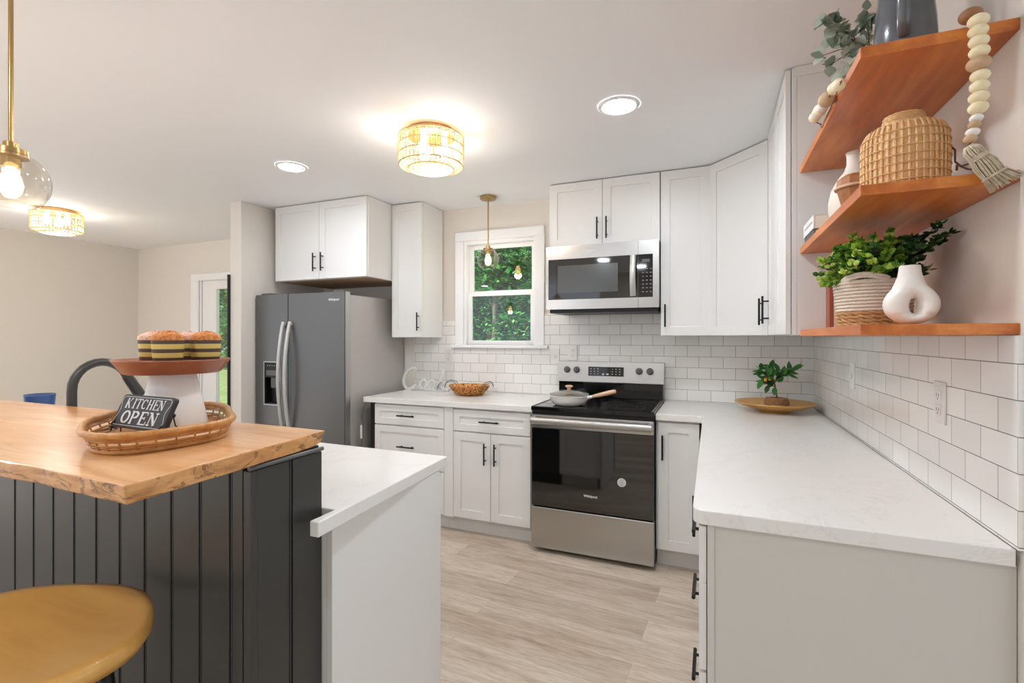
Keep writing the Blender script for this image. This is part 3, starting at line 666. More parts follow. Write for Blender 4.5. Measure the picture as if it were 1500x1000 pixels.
# ================================================================== RANGE
t = thing('range','stainless freestanding electric range with black glass cooktop and oven door','range',(-1.29,-.35,0))
x0,x1 = -1.6725,-.9135
lab(MB().box(x0+.002,x1-.002,-.640,-.02,.03,.895).build('body','black',t),'black enamelled side panels')
MB().box(x0+.03,x1-.03,-.60,-.05,0,.0295).build('feet','black',t)
lab(MB().box(x0,x1,-.690,-.105,.8955,.925).build('cooktop','glassblk',t,bevel=.005),'black glass cooktop')
mb = MB(); mb.box(x0+.008,x0+.018,-.67,-.12,.925,.9275); mb.box(x1-.018,x1-.008,-.67,-.12,.925,.9275); lab(mb.build('side_trim','grey',t),'grey trim strip')
mb = MB()
for bx,by,br_ in ((-1.48,-.52,.115),(-1.10,-.50,.11),(-1.48,-.24,.08),(-1.10,-.24,.085),(-1.29,-.20,.05)):
    for rr in (br_,br_*.62):
        mb.shell([(rr,.9252),(rr+.0016,.9252)],(bx,by,0),48)
lab(mb.build('burner_rings','grey',t),'grey burner ring')
# backguard
lab(MB().box(x0+.006,x1-.006,-.100,-.0215,.925,1.045).build('lower_backguard','glassblk',t,bevel=.003),'black lower backguard')
mb = MB(); P_ = [(-.108,1.035),(-.090,1.182),(-.022,1.182),(-.022,1.035)]
mb.add([(x0-.004,y,z) for y,z in P_]+[(x1+.003,y,z) for y,z in P_],[(0,1,2,3),(7,6,5,4),(0,4,5,1),(1,5,6,2),(2,6,7,3),(3,7,4,0)])
bgd = mb.build('control_backguard','steelh',t,bevel=.003)
nb = Vector((0,-1,.122)).normalized(); ub = Vector((0,.122,1)).normalized()
TB = lambda p: Vector((p.x,-.108,1.035)) + ub*p.y + nb*p.z
cp = MB(TB).box(-1.443,-1.187,.047,.113,.0002,.003).build('control_panel','glassblk',bgd)
mb = MB(TB)
for c_ in (0,1,2,6,7,8):
    for r_ in range(3): mb.box(-1.428+c_*.026,-1.418+c_*.026,.060+r_*.018,.064+r_*.018,.003,.0036)
mb.box(-1.342,-1.326,.055,.066,.003,.0036); mb.box(-1.310,-1.294,.055,.066,.003,.0036)
mb.build('keypad','print',cp)
for kx in (-1.603,-1.530,-1.080,-1.006):
    mb = MB(); C_ = TB(Vector((kx,.088,0)))
    R_ = Matrix.Rotation(math.atan2(.122,1),4,'X')
    TT = lambda p, C_=C_: C_ + Vector((p.x,0,0)) + ub*p.y + nb*p.z
    mb = MB(TT); n_ = 28
    pr = [(.0245,.0005),(.0245,.006),(.019,.008),(.0175,.028),(0,.029)]
    mb.lathe(pr,(0,0,0),n_)
    mb.box(-.0045,.0045,-.017,.017,.028,.034)
    lab(mb.build('knob','grey',bgd,smooth=True),'grey control knob')
# oven door
T = face_back(-.641)
od = MB(T); od.box(x0+.004,x1-.004,.296,.790,.001,.045); od = lab(od.build('oven_door','ovenglass',t,bevel=.003),'black glass oven door')
lab(MB(T).box(x0+.004,x1-.004,.792,.872,.001,.045).build('door_band','steel',od,bevel=.002),'stainless band across the door top')
mb = MB(T); mb.flatr=.7; mb.tube([(x0+.012,.838,.082),(x1-.012,.838,.082)],.0215,12,flat=(0,0,1))
mb.box(x0+.006,x0+.034,.820,.858,.045,.084); mb.box(x1-.034,x1-.006,.820,.858,.045,.084)
lab(mb.build('handle','steelh',od,smooth=True),'wide brushed steel handle')
MB(T).box(x0+.004,x1-.004,.874,.893,.001,.035).build('vent_strip','black',t)
lab(MB(T).box(x0+.002,x1-.002,.034,.290,.001,.050).build('drawer','steel',t,bevel=.004),'stainless storage drawer')
text('Whirlpool',.020,lambda p: Vector((-1.288+p.x,-.6866-p.z,.394+p.y)),'brand_lettering','print',od,bold=.0008)
st = MB(T).lathe([(0,.0452),(.026,.0452),(.026,.0458),(0,.0458)],(-1.100,.500,0),28).build('sticker','print',od); lab(st,'round white sticker')
mb = MB(T)
for k in range(5): mb.box(-1.100-.016+abs(k-2)*.003,-1.100+.016-abs(k-2)*.003,.484+.008*k-.001,.484+.008*k+.001,.0458,.0462)
mb.build('sticker_lines','grey',st)
# ================================================================== PAN
c = (-1.462,-.545,.9252)
t = thing('saute_pan','cream enamel pan with glass lid and pale wood handle on the cooktop','pan',c)
MB().lathe([(0,0),(.082,0),(.105,.010),(.122,.035),(.127,.060),(.129,.062),(.127,.064),(.124,.060),(.118,.036),(.10,.014),(0,.008)],c,44).build('pan_body','enamel',t,smooth='all')
ld_ = MB(); ld_.lathe([(0,.092),(.03,.090),(.07,.084),(.10,.076),(.124,.068)],c,44); 
lid = MB().shell([(0.001,.094),(.03,.092),(.07,.086),(.10,.078),(.124,.069)],c,44).build('glass_lid','globe',t,smooth='all')
MB().lathe([(.1225,.0655),(.1275,.065),(.128,.071),(.123,.072)],c,44).build('lid_rim','steelh',lid,smooth=True)
lab(MB().lathe([(0,.090),(.016,.090),(.010,.102),(.012,.108),(.024,.116),(.026,.122),(.018,.126),(0,.126)],c,24).build('lid_knob','palewood',lid,smooth='all'),'pale wood knob')
hd = Vector((.92,-.08,.25)).normalized(); p0 = Vector(c)+Vector((.124,-.01,.052))
mb = MB(); mb.tube([p0-hd*.01, p0+hd*.035],[.012,.010],12); lab(mb.build('handle_collar','enamel',t,smooth=True),'cream collar')
mb = MB(); mb.tube([p0+hd*q for q in (.034,.05,.10,.15,.185,.19)],[.0095,.0115,.0135,.0145,.013,.008],14); lab(mb.build('handle','palewood',t,smooth='all'),'pale wood handle')
# ================================================================== WICKER BOWL and COOK SIGN
c = (-2.35,-.235,.9142)
t = thing('wicker_bowl','oval woven wicker bowl with raised end handles on the back countertop','bowl',c)
prof = [(0,.001),(.082,.001),(.105,.012),(.135,.04),(.162,.075),(.166,.078),(.160,.078),(.130,.044),(.10,.018),(0,.010)]
mb = MB(); mb.lathe(prof,c,60,sx=1,sy=.82)
for k in range(9):
    f_ = (k+1)/10; r = .095+(.162-.095)*f_**.85; z = .006+.070*f_**1.15
    mb.tube([(c[0]+(r+.0025+.0045*sin(i*pi/2+k*pi))*cos(2*pi*i/56),c[1]+.82*(r+.0025+.0045*sin(i*pi/2+k*pi))*sin(2*pi*i/56),c[2]+z) for i in range(56)],.0036,5,True)
mb.build('weave','wicker',t,smooth='all')
for s_ in (-1,1):
    mb = MB()
    for q in (0,1): mb.tube([(c[0]+s_*(.150+.035*sin(pi*k/10)*.5+.008*q),c[1]+.10*cos(pi*k/10),c[2]+.070+.040*sin(pi*k/10)-.012*q) for k in range(11)],.0024,6)
    lab(mb.build('end_handle','twig',t,smooth='all'),'twisted twig handle')
t = thing('cook_sign','pale grey cursive word sign reading Cook beside the refrigerator','sign',(-2.83,-.11,.9142))
def ribbon(mb, pts, r, y=-.12):
    mb.flatr = .55; mb.tube([(x,y,z) for x,z in pts], r, 8, flat=(0,1,0))
def arc(cx,cz,rx,rz,a0,a1,n=18,tilt=0.25):
    return [(cx+rx*cos(radians(a0+(a1-a0)*i/n))+tilt*rz*sin(radians(a0+(a1-a0)*i/n)),cz+rz*sin(radians(a0+(a1-a0)*i/n))) for i in range(n+1)]
M['signgrey'] = mat('sign_pale_grey',(214,213,210),.5)
mb = MB(); ribbon(mb, arc(-2.965,1.012,.072,.088,55,330,26),.015); ribbon(mb,[(-2.925,.945),(-2.89,.965),(-2.865,.99)],.008); mb.build('letter_c','signgrey',t,smooth='all')
for cx in (-2.845,-2.765):
    mb = MB(); mb.flatr=.55; P_ = arc(cx,.965,.030,.038,0,360,20)[:-1]; mb.tube([(x,-.12,z) for x,z in P_],.0135,8,True,flat=(0,1,0)); ribbon(mb,[(cx+.02,1.0),(cx+.04,.992),(cx+.06,.99)],.006); mb.build('letter_o','signgrey',t,smooth='all')
mb = MB(); ribbon(mb,[(-2.705,.925),(-2.690,.99),(-2.660,1.085),(-2.650,1.10),(-2.645,1.085),(-2.665,1.02),(-2.70,.945)],.0115); ribbon(mb,[(-2.695,.96),(-2.665,1.0),(-2.645,.995),(-2.655,.97),(-2.685,.965),(-2.655,.935),(-2.625,.928),(-2.60,.94)],.0115); mb.build('letter_k','signgrey',t,smooth='all')
mb = MB(); ribbon(mb,[(-3.0,.9235),(-2.6,.9235)],.009); mb.build('base_line','signgrey',t,smooth='all')
# ================================================================== PLATE WITH CITRUS
c = (-.255,-.275,.9142)
o = MB().lathe([(0,0),(.085,0),(.085,.006),(.14,.020),(.205,.044),(.222,.053),(.222,.058),(.20,.053),(.13,.030),(.06,.018),(0,.016)],c,64,sx=1,sy=.92).build('wooden_plate','plate',smooth='all')
tag(setorigin(o,c),'shallow oval wooden plate on the countertop corner under the small citrus plant','plate')
c = (-.245,-.275,.9322)
t = thing('potted_citrus','small artificial citrus tree in a round seagrass pot on the wooden plate','potted plant',c)
mb = MB(); pp = [(.0,.0),(.050,.0),(.060,.014),(.064,.034),(.058,.054),(.046,.066),(.042,.064),(.050,.05),(.040,.045),(0,.045)]
mb.lathe(pp,c,40)
for k in range(7):
    z = .006+.009*k; r = .053+.012*sin(pi*(k+.8)/7.5)
    mb.tube([(c[0]+(r+.0015*(-1)**(i+k))*cos(2*pi*i/40),c[1]+(r+.0015*(-1)**(i+k))*sin(2*pi*i/40),c[2]+z) for i in range(40)],.004,5,True)
mb.build('seagrass_pot','seagrass',t,smooth='all')
def stemtube(mb,a,b,r0,r1,bend=.01,n=6):
    a=Vector(a); b=Vector(b); off = rvec()*bend
    pts=[a.lerp(b,i/n)+off*sin(pi*i/n) for i in range(n+1)]; mb.tube(pts,[r0+(r1-r0)*i/n for i in range(n+1)],6); return pts
mb = MB(); C = Vector(c); fork = C+Vector((-.012,0,.155))
stemtube(mb,C+Vector((.004,0,.04)),fork,.0055,.004,.004)
brs = [(-.055,-.01,.20),(-.095,.01,.235),(-.03,.02,.25),(.02,-.02,.235),(.06,.0,.22),(.10,.0,.24),(-.08,-.02,.17),(-.045,.02,.15)]
leaves = MB()
for b in brs:
    e = C+Vector(b); stemtube(mb,fork if b[2]>.18 else C+Vector((-.008,0,.13)),e,.003,.0015,.008)
    d0 = (e-fork).normalized()
    for k in range(7):
        d = (d0*.7+rvec()*.75+Vector((0,0,.1))).normalized()
        disc_leaf(leaves,e-d0*.012*k,d,Vector((rnd(-.3,.3),-.6,1)),rnd(.055,.075),rnd(.026,.034),6,.18)
disc_leaf(leaves,C+Vector((-.01,-.01,.13)),(-.1,-.2,-1),(0,-1,.2),.055,.03)
disc_leaf(leaves,C+Vector((-.045,-.01,.14)),(-.35,-.2,-1),(0,-1,.2),.055,.028)
mb.build('stem','stem',t,smooth='all'); leaves.build('leaves','citrus',t,smooth='all')
M['kumquat'] = mat('kumquat',(226,160,34),.4)
for q in ((-.062,-.02,.172),(-.040,-.025,.180)):
    MB().sphere(C+Vector(q),.010,12,1.2).build('fruit','kumquat',t,smooth='all')
# ================================================================== OUTLETS
def outlet(T, a, b, label, kind='outlet', z0=0):
    t = thing('wall_outlet' if kind=='outlet' else 'light_switch', label, 'outlet' if kind=='outlet' else 'light switch', T(Vector((a,b,z0))))
    MB(T).box(a-.036,a+.036,b-.0585,b+.0585,z0+.0003,z0+.006).build('cover_plate','whiteplastic',t,bevel=.002)
    if kind == 'outlet':
        for q in (-.02,.02):
            s_ = MB(T).box(a-.0165,a+.0165,b+q-.0145,b+q+.0145,z0+.006,z0+.0085).build('socket','whiteplastic',t,bevel=.002)
            mb = MB(T); mb.box(a-.008,a-.006,b+q-.004,b+q+.006,z0+.0085,z0+.0088); mb.box(a+.006,a+.008,b+q-.004,b+q+.006,z0+.0085,z0+.0088); mb.box(a-.002,a+.002,b+q-.011,b+q-.007,z0+.0085,z0+.0088); mb.build('slots','dark',s_)
    else:
        MB(T).box(a-.006,a+.006,b-.012,b+.012,z0+.006,z0+.014).build('toggle','whiteplastic',t,bevel=.002)
TB_ = face_back(-.009); TR_ = face_right(-.009)
outlet(TR_,1.885,1.178,'white outlet on the right tile wall, the one nearest the camera')
outlet(TR_,.958,1.185,'white switch plate on the right tile wall near the corner','switch')
outlet(TB_,-2.66,1.205,'white outlet on the tile between refrigerator and window')
outlet(TB_,-1.725,1.215,'white switch on the tile between the window and the range','switch')
outlet(TB_,-1.585,1.245,'white outlet on the tile just above the left end of the range')
# ================================================================== FAUCET, BLUE POT
t = thing('kitchen_faucet','matte black gooseneck faucet rising behind the wooden bar','faucet',(-2.79,-2.56,.9145))
bx,by = -2.79,-2.56
pts = [(bx,by,.92+.24*i/6) for i in range(7)]; R_ = .095
pts += [(bx,by+R_-R_*cos(pi*i/14),1.165+R_*1.05*sin(pi*i/14)) for i in range(1,13)]
mb = MB(); mb.tube(pts,.0155,14); mb.lathe([(.028,.9145),(.028,.925),(.02,.935),(.0,.935)],(bx,by,0),24); mb.build('gooseneck','charcoal',t,smooth=True)
e = Vector(pts[-1]); d_ = (e-Vector(pts[-2])).normalized()
mb = MB(); mb.tube([e+d_*.004,e+d_*.03,e+d_*.10],[.018,.019,.021],14); mb.build('spray_head','charcoal',t,smooth=True)
mb = MB(); mb.tube([(bx+.02,by,.985),(bx+.05,by,.99),(bx+.09,by-.0,1.02)],.007,8); mb.build('lever','charcoal',t,smooth=True)
c = (-3.72,-2.25,.9145)
t = thing('blue_pot','round blue pot showing its rim behind the wooden bar','pot',c)
MB().lathe([(0,0),(.042,0),(.049,.02),(.059,.150),(.061,.160),(.0585,.162),(.056,.15),(.046,.02),(0,.010)],c,40).build('pot_body','blue',t,smooth='all')
# ================================================================== TRAY, STAND, CUPS, SIGN on the bar
Z = 1.1115
rim = [(-2.065,-2.83),(-2.00,-2.905),(-1.86,-2.985),(-1.79,-3.0),(-1.735,-2.985),(-1.70,-2.93),(-1.685,-2.85),(-1.69,-2.78),(-1.73,-2.725),(-1.82,-2.665),(-1.92,-2.60),(-2.00,-2.575),(-2.07,-2.60),(-2.11,-2.66),(-2.12,-2.73),(-2.10,-2.79)]
def smoothloop(P, n=4):
    out = []; m_ = len(P)
    for i in range(m_):
        p0,p1,p2,p3 = [Vector(P[(i+k-1)%m_]) for k in range(4)]
        for j in range(n):
            t_ = j/n; out.append(.5*((2*p1)+(-p0+p2)*t_+(2*p0-5*p1+4*p2-p3)*t_*t_+(-p0+3*p1-3*p2+p3)*t_**3))
    return out
rl = smoothloop(rim); cc = sum(rl, Vector((0,0)))/len(rl)
def loop(sc, z, amp=0, ph=0, fr=0): return [(cc.x+(p.x-cc.x)*(sc+amp*sin(i*fr+ph)), cc.y+(p.y-cc.y)*(sc+amp*sin(i*fr+ph)), z) for i,p in enumerate(rl)]
t = thing('wicker_tray','honey brown wicker tray with low flared sides on the wooden bar','tray',(cc.x,cc.y,Z))
mb = MB(); mb.prism([(p[0],p[1]) for p in loop(.885,0)],Z,Z+.006); lab(mb.build('tray_floor','slab',t),'smooth wooden floor panel')
mb = MB(); mb.tube(loop(.895,Z+.005),.006,8,True); mb.tube(loop(1.0,Z+.044),.0075,10,True); mb.build('rim','traycane',t,smooth='all')
mb = MB()
for k in range(7):
    f_ = k/6; z = Z+.009+.031*f_
    if k in (3,): continue
    mb.tube(loop(.905+.085*f_, z, .006, k*pi, pi/2),.0028,5,True)
for i in range(0,len(rl),2):
    a = loop(.90,Z+.005)[i]; b = loop(.995,Z+.043)[i]; mb.tube([a,b],.0022,5)
mb.build('wicker_sides','traycane',t,smooth='all')
pc = (-2.0,-2.70,Z+.0065)
t = thing('cake_stand','white tapered pedestal cake stand with reddish wood plate in the wicker tray','cake stand',pc)
lab(MB().lathe([(0,0),(.082,0),(.0825,.003),(.055,.138),(.052,.1425),(0,.1425)],pc,48).build('pedestal','ceramic',t,smooth=True),'glossy white tapered pedestal')
lab(MB().lathe([(0,.143),(.112,.143),(.116,.146),(.139,.179),(.138,.182),(.134,.181),(.130,.178),(0,.178)],pc,64).build('stand_plate','walnut',t,smooth=True),'reddish brown wooden plate')
tv = Vector((.84,-.54,0)); sv = Vector((.54,.84,0)); zt = pc[2]+.1782
def muffin(off_t, off_s, label, top='muffin', h=.0):
    p = Vector((pc[0],pc[1],zt)) + tv*off_t + sv*off_s
    t = thing('muffin', label, 'muffin', p, 'muffins on the cake stand')
    mb = MB(); n_ = 48; pr = [(0,.0),(.033,.0),(.0338,.001),(.0385,.056)]
    mb.lathe(pr,p,n_); cup = mb.build('paper_cup','cup',t,smooth=True)
    mb = MB(); vs=[]; 
    mb.lathe([(0,.050),(.0375,.052),(.0395,.060),(.035,.070),(.024,.076),(.010,.079),(0,.0795)],p,40)
    for k in range(120):
        a = rnd(0,2*pi); r = .036*math.sqrt(rnd(0,1)); z = .060+.019*(1-(r/.039)**2.2)
        mb.sphere(p+Vector((r*cos(a),r*sin(a),z)),rnd(.0025,.0052),6)
    mb.build('crumb_top',top,t,smooth='all')
muffin(.062,-.012,'striped cup muffin at the front of the cake stand, in front of the other cups')
muffin(.035,.075,'striped cup muffin at the right side of the cake stand')
muffin(-.05,-.045,'pink topped striped cup muffin at the left side of the cake stand','muffin_pink')
muffin(-.055,.038,'pink topped striped cup muffin at the back, mostly hidden between two front muffins','muffin_pink')
# sign, leaning back on its wire easel
BL = Vector((-2.028,-2.842,1.1335)); ex = Vector((1,-.03,0)).normalized(); ey = Vector((0,.42,.9)).normalized(); en = ex.cross(ey)
TS = lambda p: BL + ex*p.x + ey*p.y + en*p.z
W_,H_ = .212,.086
t = thing('kitchen_open_sign','small black sign reading KITCHEN OPEN leaning in the wicker tray','sign',(BL.x+.1,BL.y,Z+.0065))
def rr(x0,x1,y0,y1,r,n=6):
    out=[]
    for cx,cy,a in ((x1-r,y0+r,-90),(x1-r,y1-r,0),(x0+r,y1-r,90),(x0+r,y0+r,180)):
        for k in range(n+1): out.append((cx+r*cos(radians(a+90*k/n)),cy+r*sin(radians(a+90*k/n))))
    return out
mb = MB(TS); mb.prism(rr(0,W_,0,H_,.009),-.012,0); mb.build('plaque','black_ceramic',t,bevel=.0012)
def stroke(mb, pts, w0, z=0.0003, close=False):   # flat strip with varying width
    P_=[Vector((a,b,0)) for a,b in pts]; m_=len(P_); ws = w0 if isinstance(w0,list) else [w0]*m_; vs=[]; fs=[]
    for i,p in enumerate(P_):
        tn = (P_[(i+1)%m_]-P_[i-1]) if close else (P_[min(i+1,m_-1)]-P_[max(i-1,0)]); tn.normalize(); nn_ = Vector((-tn.y,tn.x,0))
        for zz in (z,z+.0006): vs += [(p.x+nn_.x*ws[i]/2,p.y+nn_.y*ws[i]/2,zz),(p.x-nn_.x*ws[i]/2,p.y-nn_.y*ws[i]/2,zz)]
    for i in range(m_ if close else m_-1):
        j=(i+1)%m_; fs += [(4*i+2,4*i+3,4*j+3,4*j+2),(4*i,4*i+2,4*j+2,4*j),(4*i+1,4*j+1,4*j+3,4*i+3)]
    mb.add(vs,fs)
# border with notched scroll sides
bd=[]; x0_,x1_,y0_,y1_=.006,W_-.006,.006,H_-.006
bd += [(x0_+.006,y0_),(x1_-.006,y0_),(x1_,y0_+.006)]
for k in range(9): a_=k/8; bd.append((x1_-.007*sin(pi*a_)-0, y0_+.016+.042*a_))
bd += [(x1_,y1_-.006),(x1_-.006,y1_),(x0_+.006,y1_),(x0_,y1_-.006)]
for k in range(9): a_=k/8; bd.append((x0_+.007*sin(pi*a_), y0_+.058-.042*a_))
bd += [(x0_,y0_+.006)]
mb = MB(TS); stroke(mb,bd,.0013,close=True); mb.build('border_line','print',t)
def glyph(mb, ch, ox, oy, w_, h_):
    th, tn_ = w_*.22, w_*.09
    S_=lambda pts,wd: stroke(mb,[(ox+a*w_,oy+b*h_) for a,b in pts],wd)
    def ser(a,b,l=.34): S_([(a-l/2,b),(a+l/2,b)],tn_*1.1)
    def el(cx,cy,rx,ry,a0,a1,thick=True,n=18):
        pts=[(cx+rx*cos(radians(a0+(a1-a0)*k/n)),cy+ry*sin(radians(a0+(a1-a0)*k/n))) for k in range(n+1)]
        wd=[tn_+(th-tn_)*abs(cos(radians(a0+(a1-a0)*k/n))) for k in range(n+1)]
        stroke(mb,[(ox+a*w_,oy+b*h_) for a,b in pts],wd)
    if ch=='K': S_([(.2,0),(.2,1)],th); S_([(.9,1),(.25,.42)],tn_); S_([(.42,.55),(.9,0)],th); [ser(*q) for q in ((.2,0),(.2,1),(.88,0),(.86,1))]
    if ch=='I': S_([(.5,0),(.5,1)],th); ser(.5,0,.5); ser(.5,1,.5)
    if ch=='T': S_([(.5,0),(.5,1)],th); S_([(.02,1),(.98,1)],tn_*1.3); S_([(.04,1),(.02,.8)],tn_); S_([(.96,1),(.98,.8)],tn_); ser(.5,0,.4)
    if ch=='C': el(.52,.5,.42,.48,48,312); S_([(.82,.98),(.84,.70)],tn_)
    if ch=='H': S_([(.18,0),(.18,1)],th); S_([(.82,0),(.82,1)],th); S_([(.18,.5),(.82,.5)],tn_); [ser(*q) for q in ((.18,0),(.18,1),(.82,0),(.82,1))]
    if ch=='E': S_([(.2,0),(.2,1)],th); S_([(.05,1),(.85,1)],tn_); S_([(.05,0),(.9,0)],tn_); S_([(.2,.52),(.62,.52)],tn_); S_([(.85,1),(.85,.78)],tn_); S_([(.9,0),(.92,.24)],tn_); S_([(.62,.40),(.62,.64)],tn_)
    if ch=='N': S_([(.16,0),(.16,1)],tn_); S_([(.16,1),(.84,0)],th); S_([(.84,0),(.84,1)],tn_); [ser(*q) for q in ((.16,0),(.12,1),(.84,1))]
    if ch=='O': el(.5,.5,.40,.48,0,360,n=30)
    if ch=='P': S_([(.2,0),(.2,1)],th); el(.42,.74,.40,.25,-90,90); S_([(.2,.99),(.42,.99)],tn_); S_([(.2,.49),(.42,.49)],tn_); ser(.2,0); ser(.12,1,.2)
mb = MB(TS)
for k,ch in enumerate('KITCHEN'):
    cx = [.026,.0505,.069,.0925,.117,.1415,.162][k]; glyph(mb,ch,cx,.051,.0215,.024)
for k,ch in enumerate('OPEN'): glyph(mb,ch,.032+.0375*k,.0125,.034,.030)
lab(mb.build('lettering','print',t),'white serif lettering KITCHEN OPEN')
for s_,xx in ((0,.012),(1,W_-.004)):
    mb = MB(); q = TS(Vector((xx,.045,-.014))); f0 = Z+.008
    for dx,dy in ((-.018,-.012),(.016,-.008),(.004,.026)):
        mb.tube([q,(q.x+dx*.6,q.y+dy*.6-.012,(q.z+f0)/2),(q.x+dx,q.y+dy-.014*(dy<0),f0)],.0016,6)
    mb.sphere(q,.006,8); mb.tube([q+Vector((0,0,-.002)),TS(Vector((xx,.004,.006)))],.0016,6); mb.tube([TS(Vector((xx,-.0025,-.013))),TS(Vector((xx,-.0025,.006)))],.0016,6)
    lab(mb.build('wire_easel','black',t,smooth='all'),'black twisted wire easel')
# ================================================================== STOOL
sc_ = Vector((-1.905,-3.06,.752))
t = thing('bar_stool','wooden saddle seat bar stool with black metal legs in front of the bar','stool',(sc_.x,sc_.y,0))
NR,NA = 14,64; vs=[(0,0,0)]; fs=[]
def outl(a):   # saddle seat outline
    x=.255*abs(cos(a))**.92*(1 if cos(a)>0 else -1); y=.178*abs(sin(a))**.85*(1 if sin(a)>0 else -1)
    y += .03*math.exp(-((a-pi/2)/.5)**2); return x,y
def topz(u,v,q): return -.016*(1-(q**2))*1.0 + .010*(u/.255)**2 + .006*math.exp(-(u/.05)**2)*(1 if v<0 else 0)*0
top_v=[]; 
mb = MB(); vs=[(sc_.x,sc_.y,sc_.z+topz(0,0,0))]
for k in range(1,NR+1):
    q=k/NR
    for i in range(NA):
        x,y=outl(2*pi*i/NA); vs.append((sc_.x+x*q,sc_.y+y*q,sc_.z+topz(x*q,y*q,q)-(.004 if k==NR else 0)))
for i in range(NA): 
    x,y=outl(2*pi*i/NA); vs.append((sc_.x+x*1.008,sc_.y+y*1.008,sc_.z-.014))
for i in range(NA): 
    x,y=outl(2*pi*i/NA); vs.append((sc_.x+x*.95,sc_.y+y*.95,sc_.z-.036))
vs.append((sc_.x,sc_.y,sc_.z-.036))
fs=[(0,1+i,1+(i+1)%NA) for i in range(NA)]
for k in range(NR+1):
    b0=1+k*NA
    fs += [(b0+i,b0+NA+i,b0+NA+(i+1)%NA,b0+(i+1)%NA) for i in range(NA)]
b0=1+(NR+1)*NA; fs += [(b0+i,len(vs)-1,b0+(i+1)%NA) for i in range(NA)]
mb.add(vs,fs); mb.build('seat','stoolwood',t,smooth='all')
for sx,sy in ((1,1),(-1,1),(1,-1),(-1,-1)):
    mb = MB(); mb.tube([(sc_.x+sx*.125,sc_.y+sy*.075,sc_.z-.038),(sc_.x+sx*.145,sc_.y+sy*.09,.45),(sc_.x+sx*.18,sc_.y+sy*.115,.008)],.0125,10); mb.build('leg','black',t,smooth=True)
    mb = MB()
mb = MB(); mb.lathe([(.0,.713),(.11,.713),(.11,.707),(.03,.702),(.018,.66),(.018,.50),(0,.50)],(sc_.x,sc_.y,0),28); mb.build('swivel_post','black',t,smooth=True)
mb = MB(); zz=.30; X_,Y_=.158,.099
for a,b in (((1,1),(-1,1)),((-1,1),(-1,-1)),((-1,-1),(1,-1)),((1,-1),(1,1))): mb.tube([(sc_.x+a[0]*X_,sc_.y+a[1]*Y_,zz),(sc_.x+b[0]*X_,sc_.y+b[1]*Y_,zz)],.009,8)
mb.build('foot_ring','black',t,smooth=True)
mb = MB(); X_,Y_,zz=.137,.084,.56
for a,b in (((1,1),(-1,-1)),((-1,1),(1,-1))): mb.tube([(sc_.x+a[0]*X_,sc_.y+a[1]*Y_,zz),(sc_.x,sc_.y,zz+.01),(sc_.x+b[0]*X_,sc_.y+b[1]*Y_,zz)],.008,8)
mb.build('cross_brace','black',t,smooth=True)
# ================================================================== TOP SHELF
c = (-.157,-2.105,2.0355)
t = thing('grey_pitcher','dark slate grey tapered pitcher on the highest wood shelf','pitcher',c)
MB().lathe([(0,0),(.064,0),(.067,.004),(.062,.10),(.052,.20),(.046,.25),(.050,.27),(.047,.27),(.043,.25),(.048,.20),(.058,.10),(.060,.01),(0,.008)],c,48).build('pitcher_body','pitcher',t,smooth=True)
dh = (Vector((cam.location.x,cam.location.y,0))-Vector((c[0],c[1],0))).normalized(); C=Vector(c)
dh = Vector((-.30,-.95,0)).normalized(); sd_ = Vector((-dh.y,dh.x,0))
mb = MB(); mb.flatr=.55
mb.tube([C+dh*r+Vector((0,0,z)) for r,z in ((.055,.045),(.072,.05),(.090,.08),(.098,.13),(.094,.19),(.075,.225),(.048,.235))],.013,10,flat=tuple(dh)); mb.build('handle','pitcher',t,smooth='all')
t = thing('eucalyptus_sprig','drooping sprig of grey green eucalyptus leaves beside the pitcher on the highest shelf','greenery',(-.215,-1.99,2.0355))
mb = MB(); lv = MB(); root = Vector((-.20,-1.985,2.12))
mb.tube([(-.20,-1.985,2.036),(-.202,-1.985,2.08),root],.004,6)
ends = [(-.21,-2.0,2.254),(-.304,-2.01,2.250),(-.317,-2.02,2.232),(-.33,-2.0,2.150),(-.296,-2.0,2.122),(-.285,-1.97,2.20)]
for e in ends:
    e = Vector(e); m_ = root.lerp(e,.5)+Vector((0,0,.03)); pts=[root.lerp(m_,k/4) for k in range(4)]+[m_.lerp(e,k/4) for k in range(5)]
    mb.tube(pts,[.0022-.0014*k/8 for k in range(9)],5)
    for k in range(2,9):
        if e.z < 2.16 and 3 < k < 7: continue
        for q in range(2 if e.z<2.16 else 3):
            d = (rvec()+Vector((-.3,-.3,0))).normalized(); disc_leaf(lv,pts[k],d,rvec(),rnd(.026,.034),rnd(.028,.036),8,.08)
for q in ((-.263,-1.99,2.090),(-.26,-2.0,2.11),(-.236,-2.0,2.16),(-.236,-1.98,2.13)):
    for k in range(2): disc_leaf(lv,q,(rvec()+Vector((0,-.2,-.6))).normalized(),(0,-1,.1),.035,.03,6,.1)
mb.build('stem','stem',t,smooth='all'); lv.build('leaves','euca',t,smooth='all')
